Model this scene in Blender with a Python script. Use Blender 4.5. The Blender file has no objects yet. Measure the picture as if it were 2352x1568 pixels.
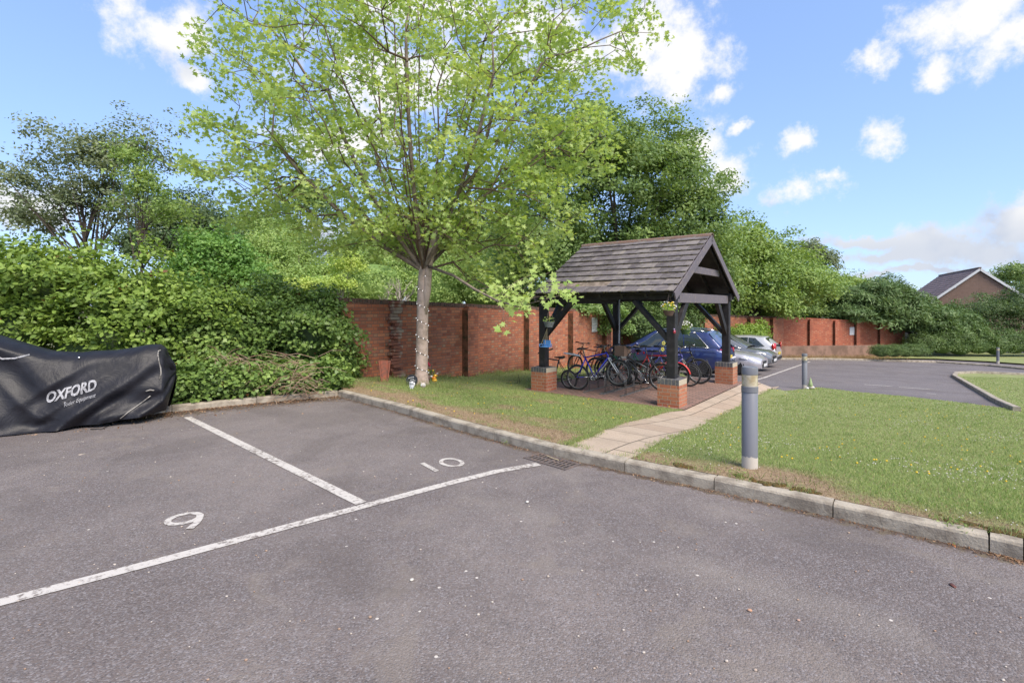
import bpy, math, random
import numpy as np
from mathutils import Vector, Matrix
from mathutils.geometry import delaunay_2d_cdt
random.seed(7); RNG = np.random.default_rng(7)
S = bpy.context.scene; C = S.collection
PI = math.pi; R = math.radians
# ------------------------------------------------------------------ camera, sky, sun, exposure
CZ = 1.65; F = 1156.0; HX = 1176.0; HY = 705.0
cd = bpy.data.cameras.new('camera'); cam = bpy.data.objects.new('camera', cd); C.objects.link(cam)
cam.location = (0, 0, CZ); cam.rotation_euler = (R(90), 0, 0)
cd.sensor_width = 36; cd.lens = 36 * F / 2352; cd.shift_y = -(784 - HY) / 2352; cd.clip_end = 3000; cd.clip_start = .05
S.camera = cam
S.view_settings.view_transform = 'Standard'; S.view_settings.look = 'None'
S.view_settings.exposure = 1.72; S.view_settings.gamma = 1
SUN_EL, SUN_AZ = R(50), R(145)        # azimuth clockwise from +Y; the sun is behind the camera, to the right
sd = bpy.data.lights.new('sun', 'SUN'); sd.energy = 1.75; sd.angle = R(34); sd.color = (1, .90, .77)
sun = bpy.data.objects.new('sun', sd); C.objects.link(sun)
dv = Vector((math.sin(SUN_AZ) * math.cos(SUN_EL), math.cos(SUN_AZ) * math.cos(SUN_EL), math.sin(SUN_EL)))
sun.rotation_euler = dv.to_track_quat('Z', 'Y').to_euler()
W = bpy.data.worlds.new('World'); S.world = W; W.use_nodes = True
class NT:
    """small helper for node trees"""
    def __init__(s, tree): s.t = tree; s.n = tree.nodes; s.l = tree.links
    def new(s, typ, ins=None, **kw):
        nd = s.n.new(typ)
        for k, v in kw.items(): setattr(nd, k, v)
        for k, v in (ins or {}).items(): s.put(nd.inputs[k], v)
        return nd
    def put(s, sock, v):
        if isinstance(v, bpy.types.NodeSocket): s.l.new(v, sock)
        elif isinstance(v, bpy.types.Node): s.l.new(v.outputs[0], sock)
        else:
            if isinstance(v, (tuple, list)) and len(v) == 3 and sock.type == 'RGBA': v = (*v, 1)
            sock.default_value = v
    def m(s, op, a, b=0.0, c=0.0, clamp=False):
        nd = s.n.new('ShaderNodeMath'); nd.operation = op; nd.use_clamp = clamp
        s.put(nd.inputs[0], a); s.put(nd.inputs[1], b); s.put(nd.inputs[2], c); return nd.outputs[0]
    def ramp(s, f, stops, interp='LINEAR'):
        nd = s.n.new('ShaderNodeValToRGB'); s.put(nd.inputs[0], f); cr = nd.color_ramp; cr.interpolation = interp
        while len(cr.elements) < len(stops): cr.elements.new(.5)
        for e, (p, c) in zip(cr.elements, stops):
            e.position = p; e.color = (*c, 1) if len(c) == 3 else c
        return nd.outputs[0]
    def mix(s, f, a, b, mode='MIX'):
        nd = s.n.new('ShaderNodeMix'); nd.data_type = 'RGBA'; nd.blend_type = mode
        s.put(nd.inputs[0], f); s.put(nd.inputs[6], a); s.put(nd.inputs[7], b); return nd.outputs[2]
    def rng(s, v, a, b, c=0., d=1., smooth=True):
        nd = s.n.new('ShaderNodeMapRange'); nd.interpolation_type = 'SMOOTHSTEP' if smooth else 'LINEAR'
        for i, q in enumerate((v, a, b, c, d)): s.put(nd.inputs[i], q)
        return nd.outputs[0]
    def noise(s, vec, scale, detail=3, rough=.55, dist=0):
        nd = s.n.new('ShaderNodeTexNoise'); s.put(nd.inputs['Vector'], vec)
        nd.inputs['Scale'].default_value = scale; nd.inputs['Detail'].default_value = detail
        nd.inputs['Roughness'].default_value = rough; nd.inputs['Distortion'].default_value = dist
        return nd
# sky with scattered cumulus: every cloud bank sits in its own compass direction and elevation
wt = NT(W.node_tree); wt.n.clear()
sky = wt.new('ShaderNodeTexSky', sky_type='NISHITA', sun_disc=False, sun_elevation=SUN_EL, sun_rotation=SUN_AZ,
             altitude=50, air_density=1.0, dust_density=.6, ozone_density=2.5)
tc = wt.new('ShaderNodeTexCoord'); sx = wt.new('ShaderNodeSeparateXYZ', {0: tc.outputs['Generated']})
X_, Y_, Z_ = sx.outputs
az = wt.m('ARCTAN2', X_, Y_); el = wt.m('ARCSINE', Z_)
def azel(px, py):
    v = Vector(((px - HX) / F, 1, -(py - HY) / F)).normalized(); return math.atan2(v.x, v.y), math.asin(v.z)
uv0 = wt.new('ShaderNodeCombineXYZ', {0: az, 1: el, 2: 0.0})
nw = wt.noise(tc.outputs['Generated'], 7, 6, .62)
nw2 = wt.noise(tc.outputs['Generated'], 2.4, 5, .6, .2)
off = wt.new('ShaderNodeVectorMath', {0: nw.outputs['Color'], 1: (.5, .5, .5)}, operation='SUBTRACT')
offs = wt.new('ShaderNodeVectorMath', {0: off.outputs[0]}, operation='SCALE'); offs.inputs['Scale'].default_value = .10
uvw = wt.new('ShaderNodeVectorMath', {0: uv0.outputs[0], 1: offs.outputs[0]}, operation='ADD')
CL = [(380, 60, 150, 90), (450, 200, 60, 45), (1330, 120, 140, 100), (1450, 105, 190, 120), (1550, 150, 130, 88), (1640, 215, 55, 38), (1230, 60, 160, 110),
      (2230, 20, 190, 95), (2330, 60, 150, 80), (2160, 140, 62, 42), (2010, 145, 62, 44), (2015, 315, 66, 42), (1845, 325, 52, 36), (1690, 312, 30, 20),
      (1670, 405, 80, 48), (1850, 435, 105, 46), (1900, 410, 60, 26), (800, 330, 170, 60), (900, 180, 220, 120), (1000, 20, 220, 90), (60, 470, 190, 60),
      (700, 560, 240, 70), (2010, 560, 150, 13), (2050, 595, 170, 17), (2230, 572, 200, 54), (2352, 520, 130, 58), (2150, 628, 240, 9), (2420, 560, 200, 50), (1600, 360, 90, 70)]
acc = None
for px, py, rx, ry in CL:
    a0, e0 = azel(px, py); a1, _ = azel(px + rx, py); _, e1 = azel(px, py - ry)
    d = wt.new('ShaderNodeVectorMath', {0: uvw.outputs[0], 1: (a0, e0, 0)}, operation='SUBTRACT')
    q = wt.new('ShaderNodeVectorMath', {0: d.outputs[0], 1: (1 / abs(a1 - a0), 1 / abs(e1 - e0), 0)}, operation='MULTIPLY')
    ln = wt.new('ShaderNodeVectorMath', {0: q.outputs[0]}, operation='LENGTH')
    v = wt.m('SUBTRACT', 1.15 if py < 500 or px < 1900 else 1.5, ln.outputs['Value'])
    acc = v if acc is None else wt.m('MAXIMUM', acc, v)
back = wt.rng(Y_, .25, -.1)                                       # ordinary broken cloud over the rest of the sky
bk = wt.m('MULTIPLY', wt.m('ADD', wt.m('MULTIPLY', wt.m('SUBTRACT', nw2.outputs['Fac'], .5), 6), .1), back)
acc = wt.m('MAXIMUM', wt.m('MAXIMUM', acc, -1.0), wt.m('SUBTRACT', bk, wt.m('MULTIPLY', wt.m('SUBTRACT', 1.0, back), 9)))
nf = wt.noise(tc.outputs['Generated'], 16, 7, .66)
dens = wt.rng(wt.m('ADD', acc, wt.m('MULTIPLY', wt.m('SUBTRACT', nf.outputs['Fac'], .5), 3.0)), .0, .95)
nsh = wt.noise(tc.outputs['Generated'], 9, 4, .5)
lowb = wt.rng(el, .10, .26)                                       # low banks are greyer underneath
lowg = wt.m('MULTIPLY', wt.rng(el, .16, .085), wt.rng(nsh.outputs['Fac'], .36, .54, 1, .5)); ccol = wt.mix(wt.rng(wt.m('ADD', nsh.outputs['Fac'], wt.m('MULTIPLY', lowb, .24)), .42, .64), (.62, .68, .81), (1.0, .995, .985)); ccol = wt.mix(lowg, ccol, (.36, .46, .66))
gam = wt.mix(1.0, wt.new('ShaderNodeGamma', {0: sky.outputs[0], 1: .52}).outputs[0], (.80, .98, 1.34), 'MULTIPLY')
b1 = wt.new('ShaderNodeBackground', {0: gam, 1: .122})
b2 = wt.new('ShaderNodeBackground', {0: ccol, 1: .315})
ms = wt.new('ShaderNodeMixShader', {0: wt.m('MULTIPLY', dens, wt.rng(Z_, -.02, .02)), 1: b1.outputs[0], 2: b2.outputs[0]})
wt.new('ShaderNodeOutputWorld', {0: ms.outputs[0]})

# ------------------------------------------------------------------ helpers: terrain, pixels to places, objects
Q2 = math.sqrt(2)
KS = [-400, 4.6, 5.2, 6.5, 9, 13, 16, 20, 30, 40, 60, 120, 900]
KZ = [0, 0, -.02, -.12, -.34, -.53, -.76, -1.05, -1.42, -1.75, -2.2, -3, -3]
def T(x, y):
    s = (np.asarray(x) + np.asarray(y)) / Q2
    return sum(np.interp(s + d, KS, KZ) for d in (-.6, -.3, 0, .3, .6)) / 5
def Tf(x, y): return float(T(x, y))
def Lh(x, y):                                                       # the lawns stand a kerb's height above the car park
    s = (np.asarray(x) + np.asarray(y)) / Q2
    k = np.clip((s - 4.7) / 3.2, 0, 1)
    return T(x, y) + .10 * (1 - k * k * (3 - 2 * k)) + .015
def G(px, py, fn=None, dz=0.0):
    fn = fn or T; a = (px - HX) / F; b = (py - HY) / F
    lo, hi = .5, 400.0
    for _ in range(50):
        m = (lo + hi) / 2
        if CZ - b * m > float(fn(a * m, m)) + dz: lo = m
        else: hi = m
    return Vector((a * lo, lo, float(fn(a * lo, lo)) + dz))
def P(px, py, Y): return Vector(((px - HX) / F * Y, Y, CZ - (py - HY) / F * Y))

def tag(o, label=None, cat=None, group=None, kind=None):
    if label: o['label'] = label
    if cat: o['category'] = cat
    if group: o['group'] = group
    if kind: o['kind'] = kind
    return o
def thing(name, label, cat, loc=(0, 0, 0), rot=(0, 0, 0), group=None):
    o = bpy.data.objects.new(name, None); C.objects.link(o); o.empty_display_size = .2
    o.location = loc; o.rotation_euler = rot; tag(o, label, cat, group); return o
class MB:
    """collects shapes, then links them as one mesh object"""
    def __init__(s): s.v = []; s.f = []; s.mi = []
    def add(s, vs, fs, mi=0):
        b = len(s.v); s.v += [tuple(v) for v in vs]; s.f += [tuple(i + b for i in f) for f in fs]; s.mi += [mi] * len(fs)
    def box(s, c, d, rot=None, mi=0, taper=1.0):
        M = rot if isinstance(rot, Matrix) else (Matrix.Rotation(rot, 3, 'Z') if rot else Matrix.Identity(3))
        c = Vector(c); vs = []
        for z in (-1, 1):
            k = taper if z > 0 else 1
            for x, y in ((-1, -1), (1, -1), (1, 1), (-1, 1)): vs.append(c + M @ Vector((x * d[0] / 2 * k, y * d[1] / 2 * k, z * d[2] / 2)))
        s.add(vs, [(3, 2, 1, 0), (4, 5, 6, 7), (0, 1, 5, 4), (1, 2, 6, 5), (2, 3, 7, 6), (3, 0, 4, 7)], mi)
    def beam(s, a, b, w, h, up=(0, 0, 1), mi=0):                    # box from a to b, h measured along up
        a, b = Vector(a), Vector(b); d = (b - a); L = d.length; d.normalize()
        up = Vector(up); sd_ = d.cross(up).normalized(); up = sd_.cross(d).normalized()
        M = Matrix((d, sd_, up)).transposed(); s.box((a + b) / 2, (L, w, h), M, mi)
    def tube(s, pts, r, n=6, caps=True, mi=0):
        pts = [Vector(p) for p in pts]; rs = r if isinstance(r, (list, tuple)) else [r] * len(pts)
        ref = None; vs = []; fs = []
        for i, p in enumerate(pts):
            d = (pts[min(i + 1, len(pts) - 1)] - pts[max(i - 1, 0)])
            d = d.normalized() if d.length > 1e-9 else Vector((0, 0, 1))
            if ref is None: ref = d.orthogonal().normalized()
            ref = (ref - d * ref.dot(d)); ref = ref.normalized() if ref.length > 1e-6 else d.orthogonal().normalized()
            o = d.cross(ref)
            for k in range(n):
                a = 2 * PI * k / n; vs.append(p + (ref * math.cos(a) + o * math.sin(a)) * rs[i])
        for i in range(len(pts) - 1):
            for k in range(n):
                k2 = (k + 1) % n; fs.append((i * n + k, i * n + k2, (i + 1) * n + k2, (i + 1) * n + k))
        if caps: fs.append(tuple(range(n - 1, -1, -1))); fs.append(tuple((len(pts) - 1) * n + k for k in range(n)))
        s.add(vs, fs, mi)
    def lathe(s, prof, n=20, c=(0, 0, 0), axis='Z', mi=0, closed=False):
        vs = []; fs = []; c = Vector(c)
        for r, z in prof:
            for k in range(n):
                a = 2 * PI * k / n; x, y = r * math.cos(a), r * math.sin(a)
                vs.append(c + (Vector((x, y, z)) if axis == 'Z' else Vector((x, z, y)) if axis == 'Y' else Vector((z, x, y))))
        m = len(prof)
        for i in range(m if closed else m - 1):
            for k in range(n):
                k2 = (k + 1) % n; j = (i + 1) % m; fs.append((i * n + k, i * n + k2, j * n + k2, j * n + k))
        if not closed:
            if prof[0][0] > 1e-5: fs.append(tuple(range(n - 1, -1, -1)))
            if prof[-1][0] > 1e-5: fs.append(tuple((m - 1) * n + k for k in range(n)))
        s.add(vs, fs, mi)
    def torus(s, c, R_, r, n=24, k=6, axis='Y', sx=1, a0=0, a1=2 * PI, mi=0):
        full = abs(a1 - a0 - 2 * PI) < 1e-6; cnt = n if full else n + 1; vs = []; fs = []
        for i in range(cnt):
            a = a0 + (a1 - a0) * i / n; ca, sa = math.cos(a), math.sin(a)
            for j in range(k):
                b = 2 * PI * j / k; rr = R_ + r * math.cos(b); h = r * sx * math.sin(b)
                vs.append(Vector(c) + (Vector((rr * ca, h, rr * sa)) if axis == 'Y' else Vector((rr * ca, rr * sa, h))))
        for i in range(n):
            i2 = (i + 1) % cnt
            for j in range(k):
                j2 = (j + 1) % k; fs.append((i * k + j, i * k + j2, i2 * k + j2, i2 * k + j))
        s.add(vs, fs, mi)
    def poly(s, pts, thick, nrm, mi=0):                            # flat outline with thickness along nrm
        n_ = Vector(nrm).normalized(); a = [Vector(p) for p in pts]; b = [p + n_ * thick for p in a]; m = len(a)
        s.add(a + b, [tuple(range(m - 1, -1, -1)), tuple(range(m, 2 * m))] + [(i, (i + 1) % m, (i + 1) % m + m, i + m) for i in range(m)], mi)
    def ball(s, c, r, n=10, m=7, mi=0):
        r = r if isinstance(r, (tuple, list)) else (r, r, r); vs = []; fs = []
        for i in range(m + 1):
            t = PI * i / m
            for k in range(n):
                a = 2 * PI * k / n; vs.append((c[0] + r[0] * math.sin(t) * math.cos(a), c[1] + r[1] * math.sin(t) * math.sin(a), c[2] + r[2] * math.cos(t)))
        for i in range(m):
            for k in range(n): k2 = (k + 1) % n; fs.append((i * n + k, (i + 1) * n + k, (i + 1) * n + k2, i * n + k2))
        s.add(vs, fs, mi)
    def build(s, name, mats, parent=None, smooth=False, bevel=0, sharp=None):
        me = bpy.data.meshes.new(name); me.from_pydata(s.v, [], s.f)
        mats = mats if isinstance(mats, (list, tuple)) else [mats]
        for m_ in mats: me.materials.append(m_)
        if len(mats) > 1: me.polygons.foreach_set('material_index', s.mi)
        me.validate(); me.update()
        if smooth:
            if sharp: me.shade_smooth(); me.set_sharp_from_angle(angle=R(sharp))
            else: me.shade_smooth()
        o = bpy.data.objects.new(name, me); C.objects.link(o); o.parent = parent
        if bevel:
            b = o.modifiers.new('bevel', 'BEVEL'); b.width = bevel; b.segments = 2; b.limit_method = 'ANGLE'; b.angle_limit = R(40)
        return o
def struct(o): o['kind'] = 'structure'; return o
def copy_tree(o, parent=None):
    c = o.copy(); C.objects.link(c); c.parent = parent
    for ch in list(o.children): copy_tree(ch, c)
    return c
def vnoise(x, y, seed=0):                                          # lattice value noise, 0..1
    x = np.asarray(x, float); y = np.asarray(y, float); xi = np.floor(x); yi = np.floor(y); fx = x - xi; fy = y - yi
    fx = fx * fx * (3 - 2 * fx); fy = fy * fy * (3 - 2 * fy)
    def h(a, b): v = np.sin(a * 127.1 + b * 311.7 + seed * 74.7) * 43758.5453; return v - np.floor(v)
    return (h(xi, yi) * (1 - fx) + h(xi + 1, yi) * fx) * (1 - fy) + (h(xi, yi + 1) * (1 - fx) + h(xi + 1, yi + 1) * fx) * fy
def fbm(x, y, seed=0): return (vnoise(x, y, seed) * .5 + vnoise(x * 2.1, y * 2.1, seed + 1) * .3 + vnoise(x * 4.3, y * 4.3, seed + 2) * .2)

# ------------------------------------------------------------------ materials
def newmat(name):
    m = bpy.data.materials.new(name); m.use_nodes = True; t = NT(m.node_tree); t.n.clear()
    bs = t.new('ShaderNodeBsdfPrincipled'); t.new('ShaderNodeOutputMaterial', {0: bs.outputs[0]})
    return m, t, bs
def mat(name, col, rough=.7, metal=0, var=None, bump=None, coat=0, spec=.5, emit=None, alpha=1):
    """var = (second colour, noise scale, low, high); bump = (noise scale, strength)"""
    m, t, b = newmat(name); co = t.new('ShaderNodeTexCoord').outputs['Object']
    if var:
        n = t.noise(co, var[1], 5, .6); f = t.rng(n.outputs['Fac'], var[2], var[3]); t.put(b.inputs['Base Color'], t.mix(f, col, var[0]))
    else: t.put(b.inputs['Base Color'], col)
    t.put(b.inputs['Roughness'], rough); t.put(b.inputs['Metallic'], metal); t.put(b.inputs['Coat Weight'], coat); t.put(b.inputs['Specular IOR Level'], spec)
    b.inputs['Coat Roughness'].default_value = .05
    if emit: t.put(b.inputs['Emission Color'], emit[0]); t.put(b.inputs['Emission Strength'], emit[1])
    if bump:
        n = t.noise(co, bump[0], 6, .6); bp = t.new('ShaderNodeBump', {'Height': n.outputs['Fac'], 'Strength': bump[1], 'Distance': .02}); t.put(b.inputs['Normal'], bp)
    return m
def leafmat(name, c1, c2, c3, transl=.35, rough=.5, brown=0.0):
    m = bpy.data.materials.new(name); m.use_nodes = True; t = NT(m.node_tree); t.n.clear()
    at = t.new('ShaderNodeAttribute', attribute_name='rnd'); co = t.new('ShaderNodeTexCoord').outputs['Object']
    n = t.noise(co, .9, 3); f = t.m('ADD', t.m('MULTIPLY', at.outputs['Fac'], .72), t.m('MULTIPLY', t.m('SUBTRACT', n.outputs['Fac'], .36), 1.0), clamp=True)
    col = t.ramp(f, [(0, c1), (.5, c2), (1, c3)])
    if brown: col = t.mix(t.rng(at.outputs['Fac'], 1 - brown, 1 - brown + .02), col, (.16, .07, .03))
    b = t.new('ShaderNodeBsdfPrincipled', {'Base Color': col, 'Roughness': rough}); b.inputs['Specular IOR Level'].default_value = .35
    tr = t.new('ShaderNodeBsdfTranslucent', {0: t.mix(1.0, col, (1.25, 1.2, .6), 'MULTIPLY')})
    mx = t.new('ShaderNodeMixShader', {0: transl, 1: b.outputs[0], 2: tr.outputs[0]}); t.new('ShaderNodeOutputMaterial', {0: mx.outputs[0]})
    return m
def asphalt(name, c1, c2):
    m, t, b = newmat(name); co = t.new('ShaderNodeTexCoord').outputs['Object']
    big = t.noise(co, .5, 4, .6); mid = t.noise(co, 6, 4, .6); fine = t.noise(co, 90, 3, .7)
    vor = t.new('ShaderNodeTexVoronoi', {'Vector': co, 'Scale': 112.0}); vor2 = t.new('ShaderNodeTexVoronoi', {'Vector': co, 'Scale': 14.0})
    col = t.mix(t.rng(big.outputs['Fac'], .35, .65), c1, c2)
    col = t.mix(t.m('MULTIPLY', t.rng(mid.outputs['Fac'], .4, .75), .28), col, (.07, .062, .062))
    stone = t.new('ShaderNodeSeparateColor', {0: vor.outputs['Color']})
    col = t.mix(t.rng(stone.outputs[0], .0, 1, .0, .55), col, t.mix(stone.outputs[1], (.05, .046, .05), (.34, .32, .33)))
    wear = t.new('ShaderNodeAttribute', attribute_name='wear'); wn2 = t.noise(co, 1.1, 4, .6, .5)
    col = t.mix(t.m('MULTIPLY', t.m('MULTIPLY', wear.outputs['Fac'], t.rng(wn2.outputs['Fac'], .38, .6)), .42), col, (.27, .235, .205))
    st2 = t.new('ShaderNodeSeparateColor', {0: vor2.outputs['Color']})
    spk = t.m('MULTIPLY', t.m('GREATER_THAN', st2.outputs[0], .975), t.m('LESS_THAN', vor2.outputs['Distance'], .13))
    col = t.mix(spk, col, (.55, .5, .45))
    dirt = t.new('ShaderNodeAttribute', attribute_name='dirt')
    dn = t.noise(co, 9, 6, .72)
    dm = t.rng(t.m('ADD', dirt.outputs['Fac'], t.m('MULTIPLY', t.m('SUBTRACT', dn.outputs['Fac'], .5), 1.5)), .5, .75)
    col = t.mix(t.m('MULTIPLY', dm, .85), col, t.mix(t.rng(dn.outputs['Fac'], .5, .6), (.06, .035, .022), (.13, .10, .06)))
    stn = t.noise(co, 1.3, 5, .65, 1.2); col = t.mix(t.m('MULTIPLY', t.rng(stn.outputs['Fac'], .54, .68), .45), col, (.215, .18, .152)); s3 = t.noise(co, .35, 3, .5, 2.0); col = t.mix(t.m('MULTIPLY', t.rng(s3.outputs['Fac'], .5, .62), .30), col, (.085, .070, .065))
    t.put(b.inputs['Base Color'], col); b.inputs['Roughness'].default_value = .92
    h = t.m('ADD', t.m('MULTIPLY', vor.outputs['Distance'], -.8), fine.outputs['Fac'])
    t.put(b.inputs['Normal'], t.new('ShaderNodeBump', {'Height': h, 'Strength': .8, 'Distance': .006})); return m
def bricks(name, cols, header, mortar, rh=.078, bw=.236, mw=.011, stain=(.09, .045, .03), stain_amt=.5, wear=.0):
    """Flemish bond: stretchers and headers in every course"""
    m, t, b = newmat(name); co = t.new('ShaderNodeTexCoord').outputs['Object']
    s = t.new('ShaderNodeSeparateXYZ', {0: co}); u = t.m('ADD', s.outputs[0], s.outputs[1])
    row = t.m('FLOOR', t.m('DIVIDE', s.outputs[2], rh)); fz = t.m('FRACT', t.m('DIVIDE', s.outputs[2], rh))
    per = bw * 1.5
    uu = t.m('ADD', t.m('DIVIDE', u, per), t.m('MULTIPLY', t.m('MODULO', t.m('ABSOLUTE', row), 2.0), .5))
    cell = t.m('FLOOR', uu); fu = t.m('FRACT', uu); hd = t.m('GREATER_THAN', fu, .667)
    wn = t.new('ShaderNodeTexWhiteNoise', noise_dimensions='3D'); t.put(wn.inputs['Vector'], t.new('ShaderNodeCombineXYZ', {0: cell, 1: row, 2: hd}))
    rv = wn.outputs['Value']; rc = t.new('ShaderNodeSeparateColor', {0: wn.outputs['Color']})
    col = t.ramp(rv, [(i / (len(cols) - 1), c) for i, c in enumerate(cols)])
    col = t.mix(t.m('MULTIPLY', hd, t.m('MULTIPLY', t.m('GREATER_THAN', rc.outputs[1], .5), rc.outputs[2])), col, header)
    g = t.noise(co, 45, 4, .7); col = t.mix(t.rng(g.outputs['Fac'], .3, .75, 0, .4), col, (.10, .05, .035))
    dx = t.m('MULTIPLY', t.m('MINIMUM', t.m('ABSOLUTE', fu), t.m('MINIMUM', t.m('ABSOLUTE', t.m('SUBTRACT', fu, .667)), t.m('SUBTRACT', 1.0, fu))), per)
    dz = t.m('MULTIPLY', t.m('MINIMUM', fz, t.m('SUBTRACT', 1.0, fz)), rh)
    jn = t.noise(co, 30, 3); e = t.m('MINIMUM', dx, dz); e = t.m('ADD', e, t.m('MULTIPLY', t.m('SUBTRACT', jn.outputs['Fac'], .5), .004))
    mo = t.rng(e, mw * .35, mw * .65, 1, 0)
    col = t.mix(mo, col, mortar)
    big = t.noise(co, .8, 5, .65); st = t.m('MULTIPLY', t.rng(big.outputs['Fac'], .45, .7), stain_amt); col = t.mix(st, col, stain)
    ef = t.noise(co, 5, 6, .7); col = t.mix(t.m('MULTIPLY', t.rng(ef.outputs['Fac'], .62, .72), .35 + wear), col, (.42, .36, .30))
    t.put(b.inputs['Base Color'], col); b.inputs['Roughness'].default_value = .9
    hgt = t.m('ADD', t.m('SUBTRACT', 1.0, mo), t.m('MULTIPLY', g.outputs['Fac'], .3))
    t.put(b.inputs['Normal'], t.new('ShaderNodeBump', {'Height': hgt, 'Strength': .8, 'Distance': .008})); return m
def pavers(name, lw, rw, cols, joint, bond=.5, rough=.9):
    m, t, b = newmat(name); co = t.new('ShaderNodeTexCoord').outputs['Object']
    s = t.new('ShaderNodeSeparateXYZ', {0: co}); v = t.m('DIVIDE', s.outputs[1], rw); row = t.m('FLOOR', v); fv = t.m('FRACT', v)
    u = t.m('ADD', t.m('DIVIDE', s.outputs[0], lw), t.m('MULTIPLY', row, bond)); cell = t.m('FLOOR', u); fu = t.m('FRACT', u)
    wn = t.new('ShaderNodeTexWhiteNoise', noise_dimensions='2D'); t.put(wn.inputs['Vector'], t.new('ShaderNodeCombineXYZ', {0: cell, 1: row}))
    col = t.ramp(wn.outputs['Value'], [(i / (len(cols) - 1), c) for i, c in enumerate(cols)])
    g = t.noise(co, 60, 4, .7); g2 = t.noise(co, 2.5, 5, .65)
    col = t.mix(t.rng(g.outputs['Fac'], .35, .7, 0, .35), col, (.12, .09, .07)); col = t.mix(t.rng(g2.outputs['Fac'], .45, .75, 0, .45), col, joint)
    dx = t.m('MULTIPLY', t.m('MINIMUM', fu, t.m('SUBTRACT', 1.0, fu)), lw); dy = t.m('MULTIPLY', t.m('MINIMUM', fv, t.m('SUBTRACT', 1.0, fv)), rw)
    e = t.m('ADD', t.m('MINIMUM', dx, dy), t.m('MULTIPLY', t.m('SUBTRACT', g2.outputs['Fac'], .5), .012)); mo = t.rng(e, .004, .013, 1, 0)
    t.put(b.inputs['Base Color'], t.mix(mo, col, t.mix(.65, joint, (.04, .04, .02)))); b.inputs['Roughness'].default_value = rough
    t.put(b.inputs['Normal'], t.new('ShaderNodeBump', {'Height': t.m('SUBTRACT', g.outputs['Fac'], t.m('MULTIPLY', mo, 2)), 'Strength': .6, 'Distance': .006})); return m
def paint(name, col, rough=.3):
    m, t, b = newmat(name); co = t.new('ShaderNodeTexCoord').outputs['Object']; n = t.noise(co, 3, 4)
    t.put(b.inputs['Base Color'], t.mix(t.rng(n.outputs['Fac'], .3, .8, 0, .12), col, (.25, .23, .2)))
    b.inputs['Roughness'].default_value = rough; b.inputs['Metallic'].default_value = .35; b.inputs['Coat Weight'].default_value = 1; b.inputs['Coat Roughness'].default_value = .04; return m
M_ = {}
M_['asphalt'] = asphalt('asphalt_weathered', (.128, .101, .092), (.196, .160, .144))
M_['road'] = asphalt('asphalt_far', (.120, .101, .104), (.156, .134, .136))
M_['kerb'] = mat('kerb_concrete', (.40, .35, .28), .9, var=((.22, .185, .145), 7, .38, .68), bump=(60, .5))
def line_mat():
    m, t, b = newmat('worn_white_line_paint'); co = t.new('ShaderNodeTexCoord').outputs['Object']
    n = t.noise(co, 22, 6, .75); n2 = t.noise(co, 3, 3); f = t.rng(t.m('ADD', n.outputs['Fac'], t.m('MULTIPLY', n2.outputs['Fac'], .35)), .66, .82)
    t.put(b.inputs['Base Color'], t.mix(f, (.50, .465, .43), (.17, .14, .125))); b.inputs['Roughness'].default_value = .8; return m
M_["line"] = line_mat()
M_['timber'] = mat('black_stained_timber', (.012, .010, .011), .62, var=((.045, .038, .040), 7, .45, .8), bump=(30, .3))
M_['timber_worn'] = mat('weathered_board', (.125, .108, .125), .7, var=((.20, .165, .15), 12, .5, .75), bump=(40, .35))
BR = [(.30, .095, .054), (.45, .14, .068), (.54, .175, .08), (.38, .14, .085), (.56, .22, .11)]
M_['brick'] = bricks('old_red_brick', BR, (.42, .25, .15), (.16, .11, .085), stain_amt=.38)
M_['brick_far'] = bricks('bright_red_brick', [(.36, .085, .045), (.46, .12, .06), (.52, .15, .07)], (.50, .25, .15), (.24, .15, .11), stain_amt=.25)
M_['brick_moss_shade'] = mat('mossy_shaded_brick', (.20, .080, .045), .95, var=((.055, .040, .018), 6, .4, .65), bump=(25, .7))  # mossy stain, darkened further to paint in the shade of the pilaster ends
M_['coping'] = mat('lichen_brick_coping', (.16, .085, .06), .95, var=((.075, .06, .045), 14, .4, .65), bump=(40, .6))
M_['plinth'] = bricks('orange_plinth_brick', [(.40, .14, .07), (.47, .17, .085), (.36, .11, .06), (.5, .22, .12)], (.46, .18, .10), (.34, .26, .19), rh=.075, bw=.225, mw=.012, stain_amt=.25, wear=.15)
M_['engbrick'] = mat('blue_engineering_brick', (.085, .085, .095), .6, var=((.17, .16, .15), 12, .45, .7), bump=(30, .3))
M_['mortar'] = mat('mortar_joint', (.42, .36, .27), .95)
M_['paver'] = pavers('brick_paving', .21, .105, [(.24, .13, .10), (.31, .18, .145), (.20, .12, .10)], (.19, .14, .11))
M_['slab'] = pavers('buff_paving_slabs', .62, .60, [(.40, .30, .22), (.47, .37, .28), (.43, .34, .26)], (.25, .20, .15), .35)
M_['tile'] = mat('concrete_roof_tile', (.125, .108, .115), .85, var=((.21, .185, .18), 5, .4, .7), bump=(50, .4))
M_['tile_b'] = mat('darker_roof_tile', (.085, .072, .076), .85, var=((.17, .15, .145), 6, .42, .7), bump=(50, .4))
M_['tile_c'] = mat('paler_roof_tile', (.165, .145, .145), .85, var=((.24, .21, .19), 8, .42, .68), bump=(50, .4))
M_['moss'] = mat('roof_moss_shade', (.035, .024, .014), 1, var=((.06, .055, .02), 30, .4, .6), bump=(60, 1))
M_['ridge'] = mat('terracotta_ridge', (.19, .115, .09), .9, var=((.20, .17, .14), 12, .45, .65), bump=(40, .6))
M_['metal_grey'] = mat('grey_painted_tube', (.175, .18, .20), .42, var=((.14, .145, .16), 4, .4, .7))
M_['galv'] = mat('galvanised_steel', (.30, .30, .30), .45, .7, var=((.18, .17, .15), 20, .4, .7))
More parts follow.
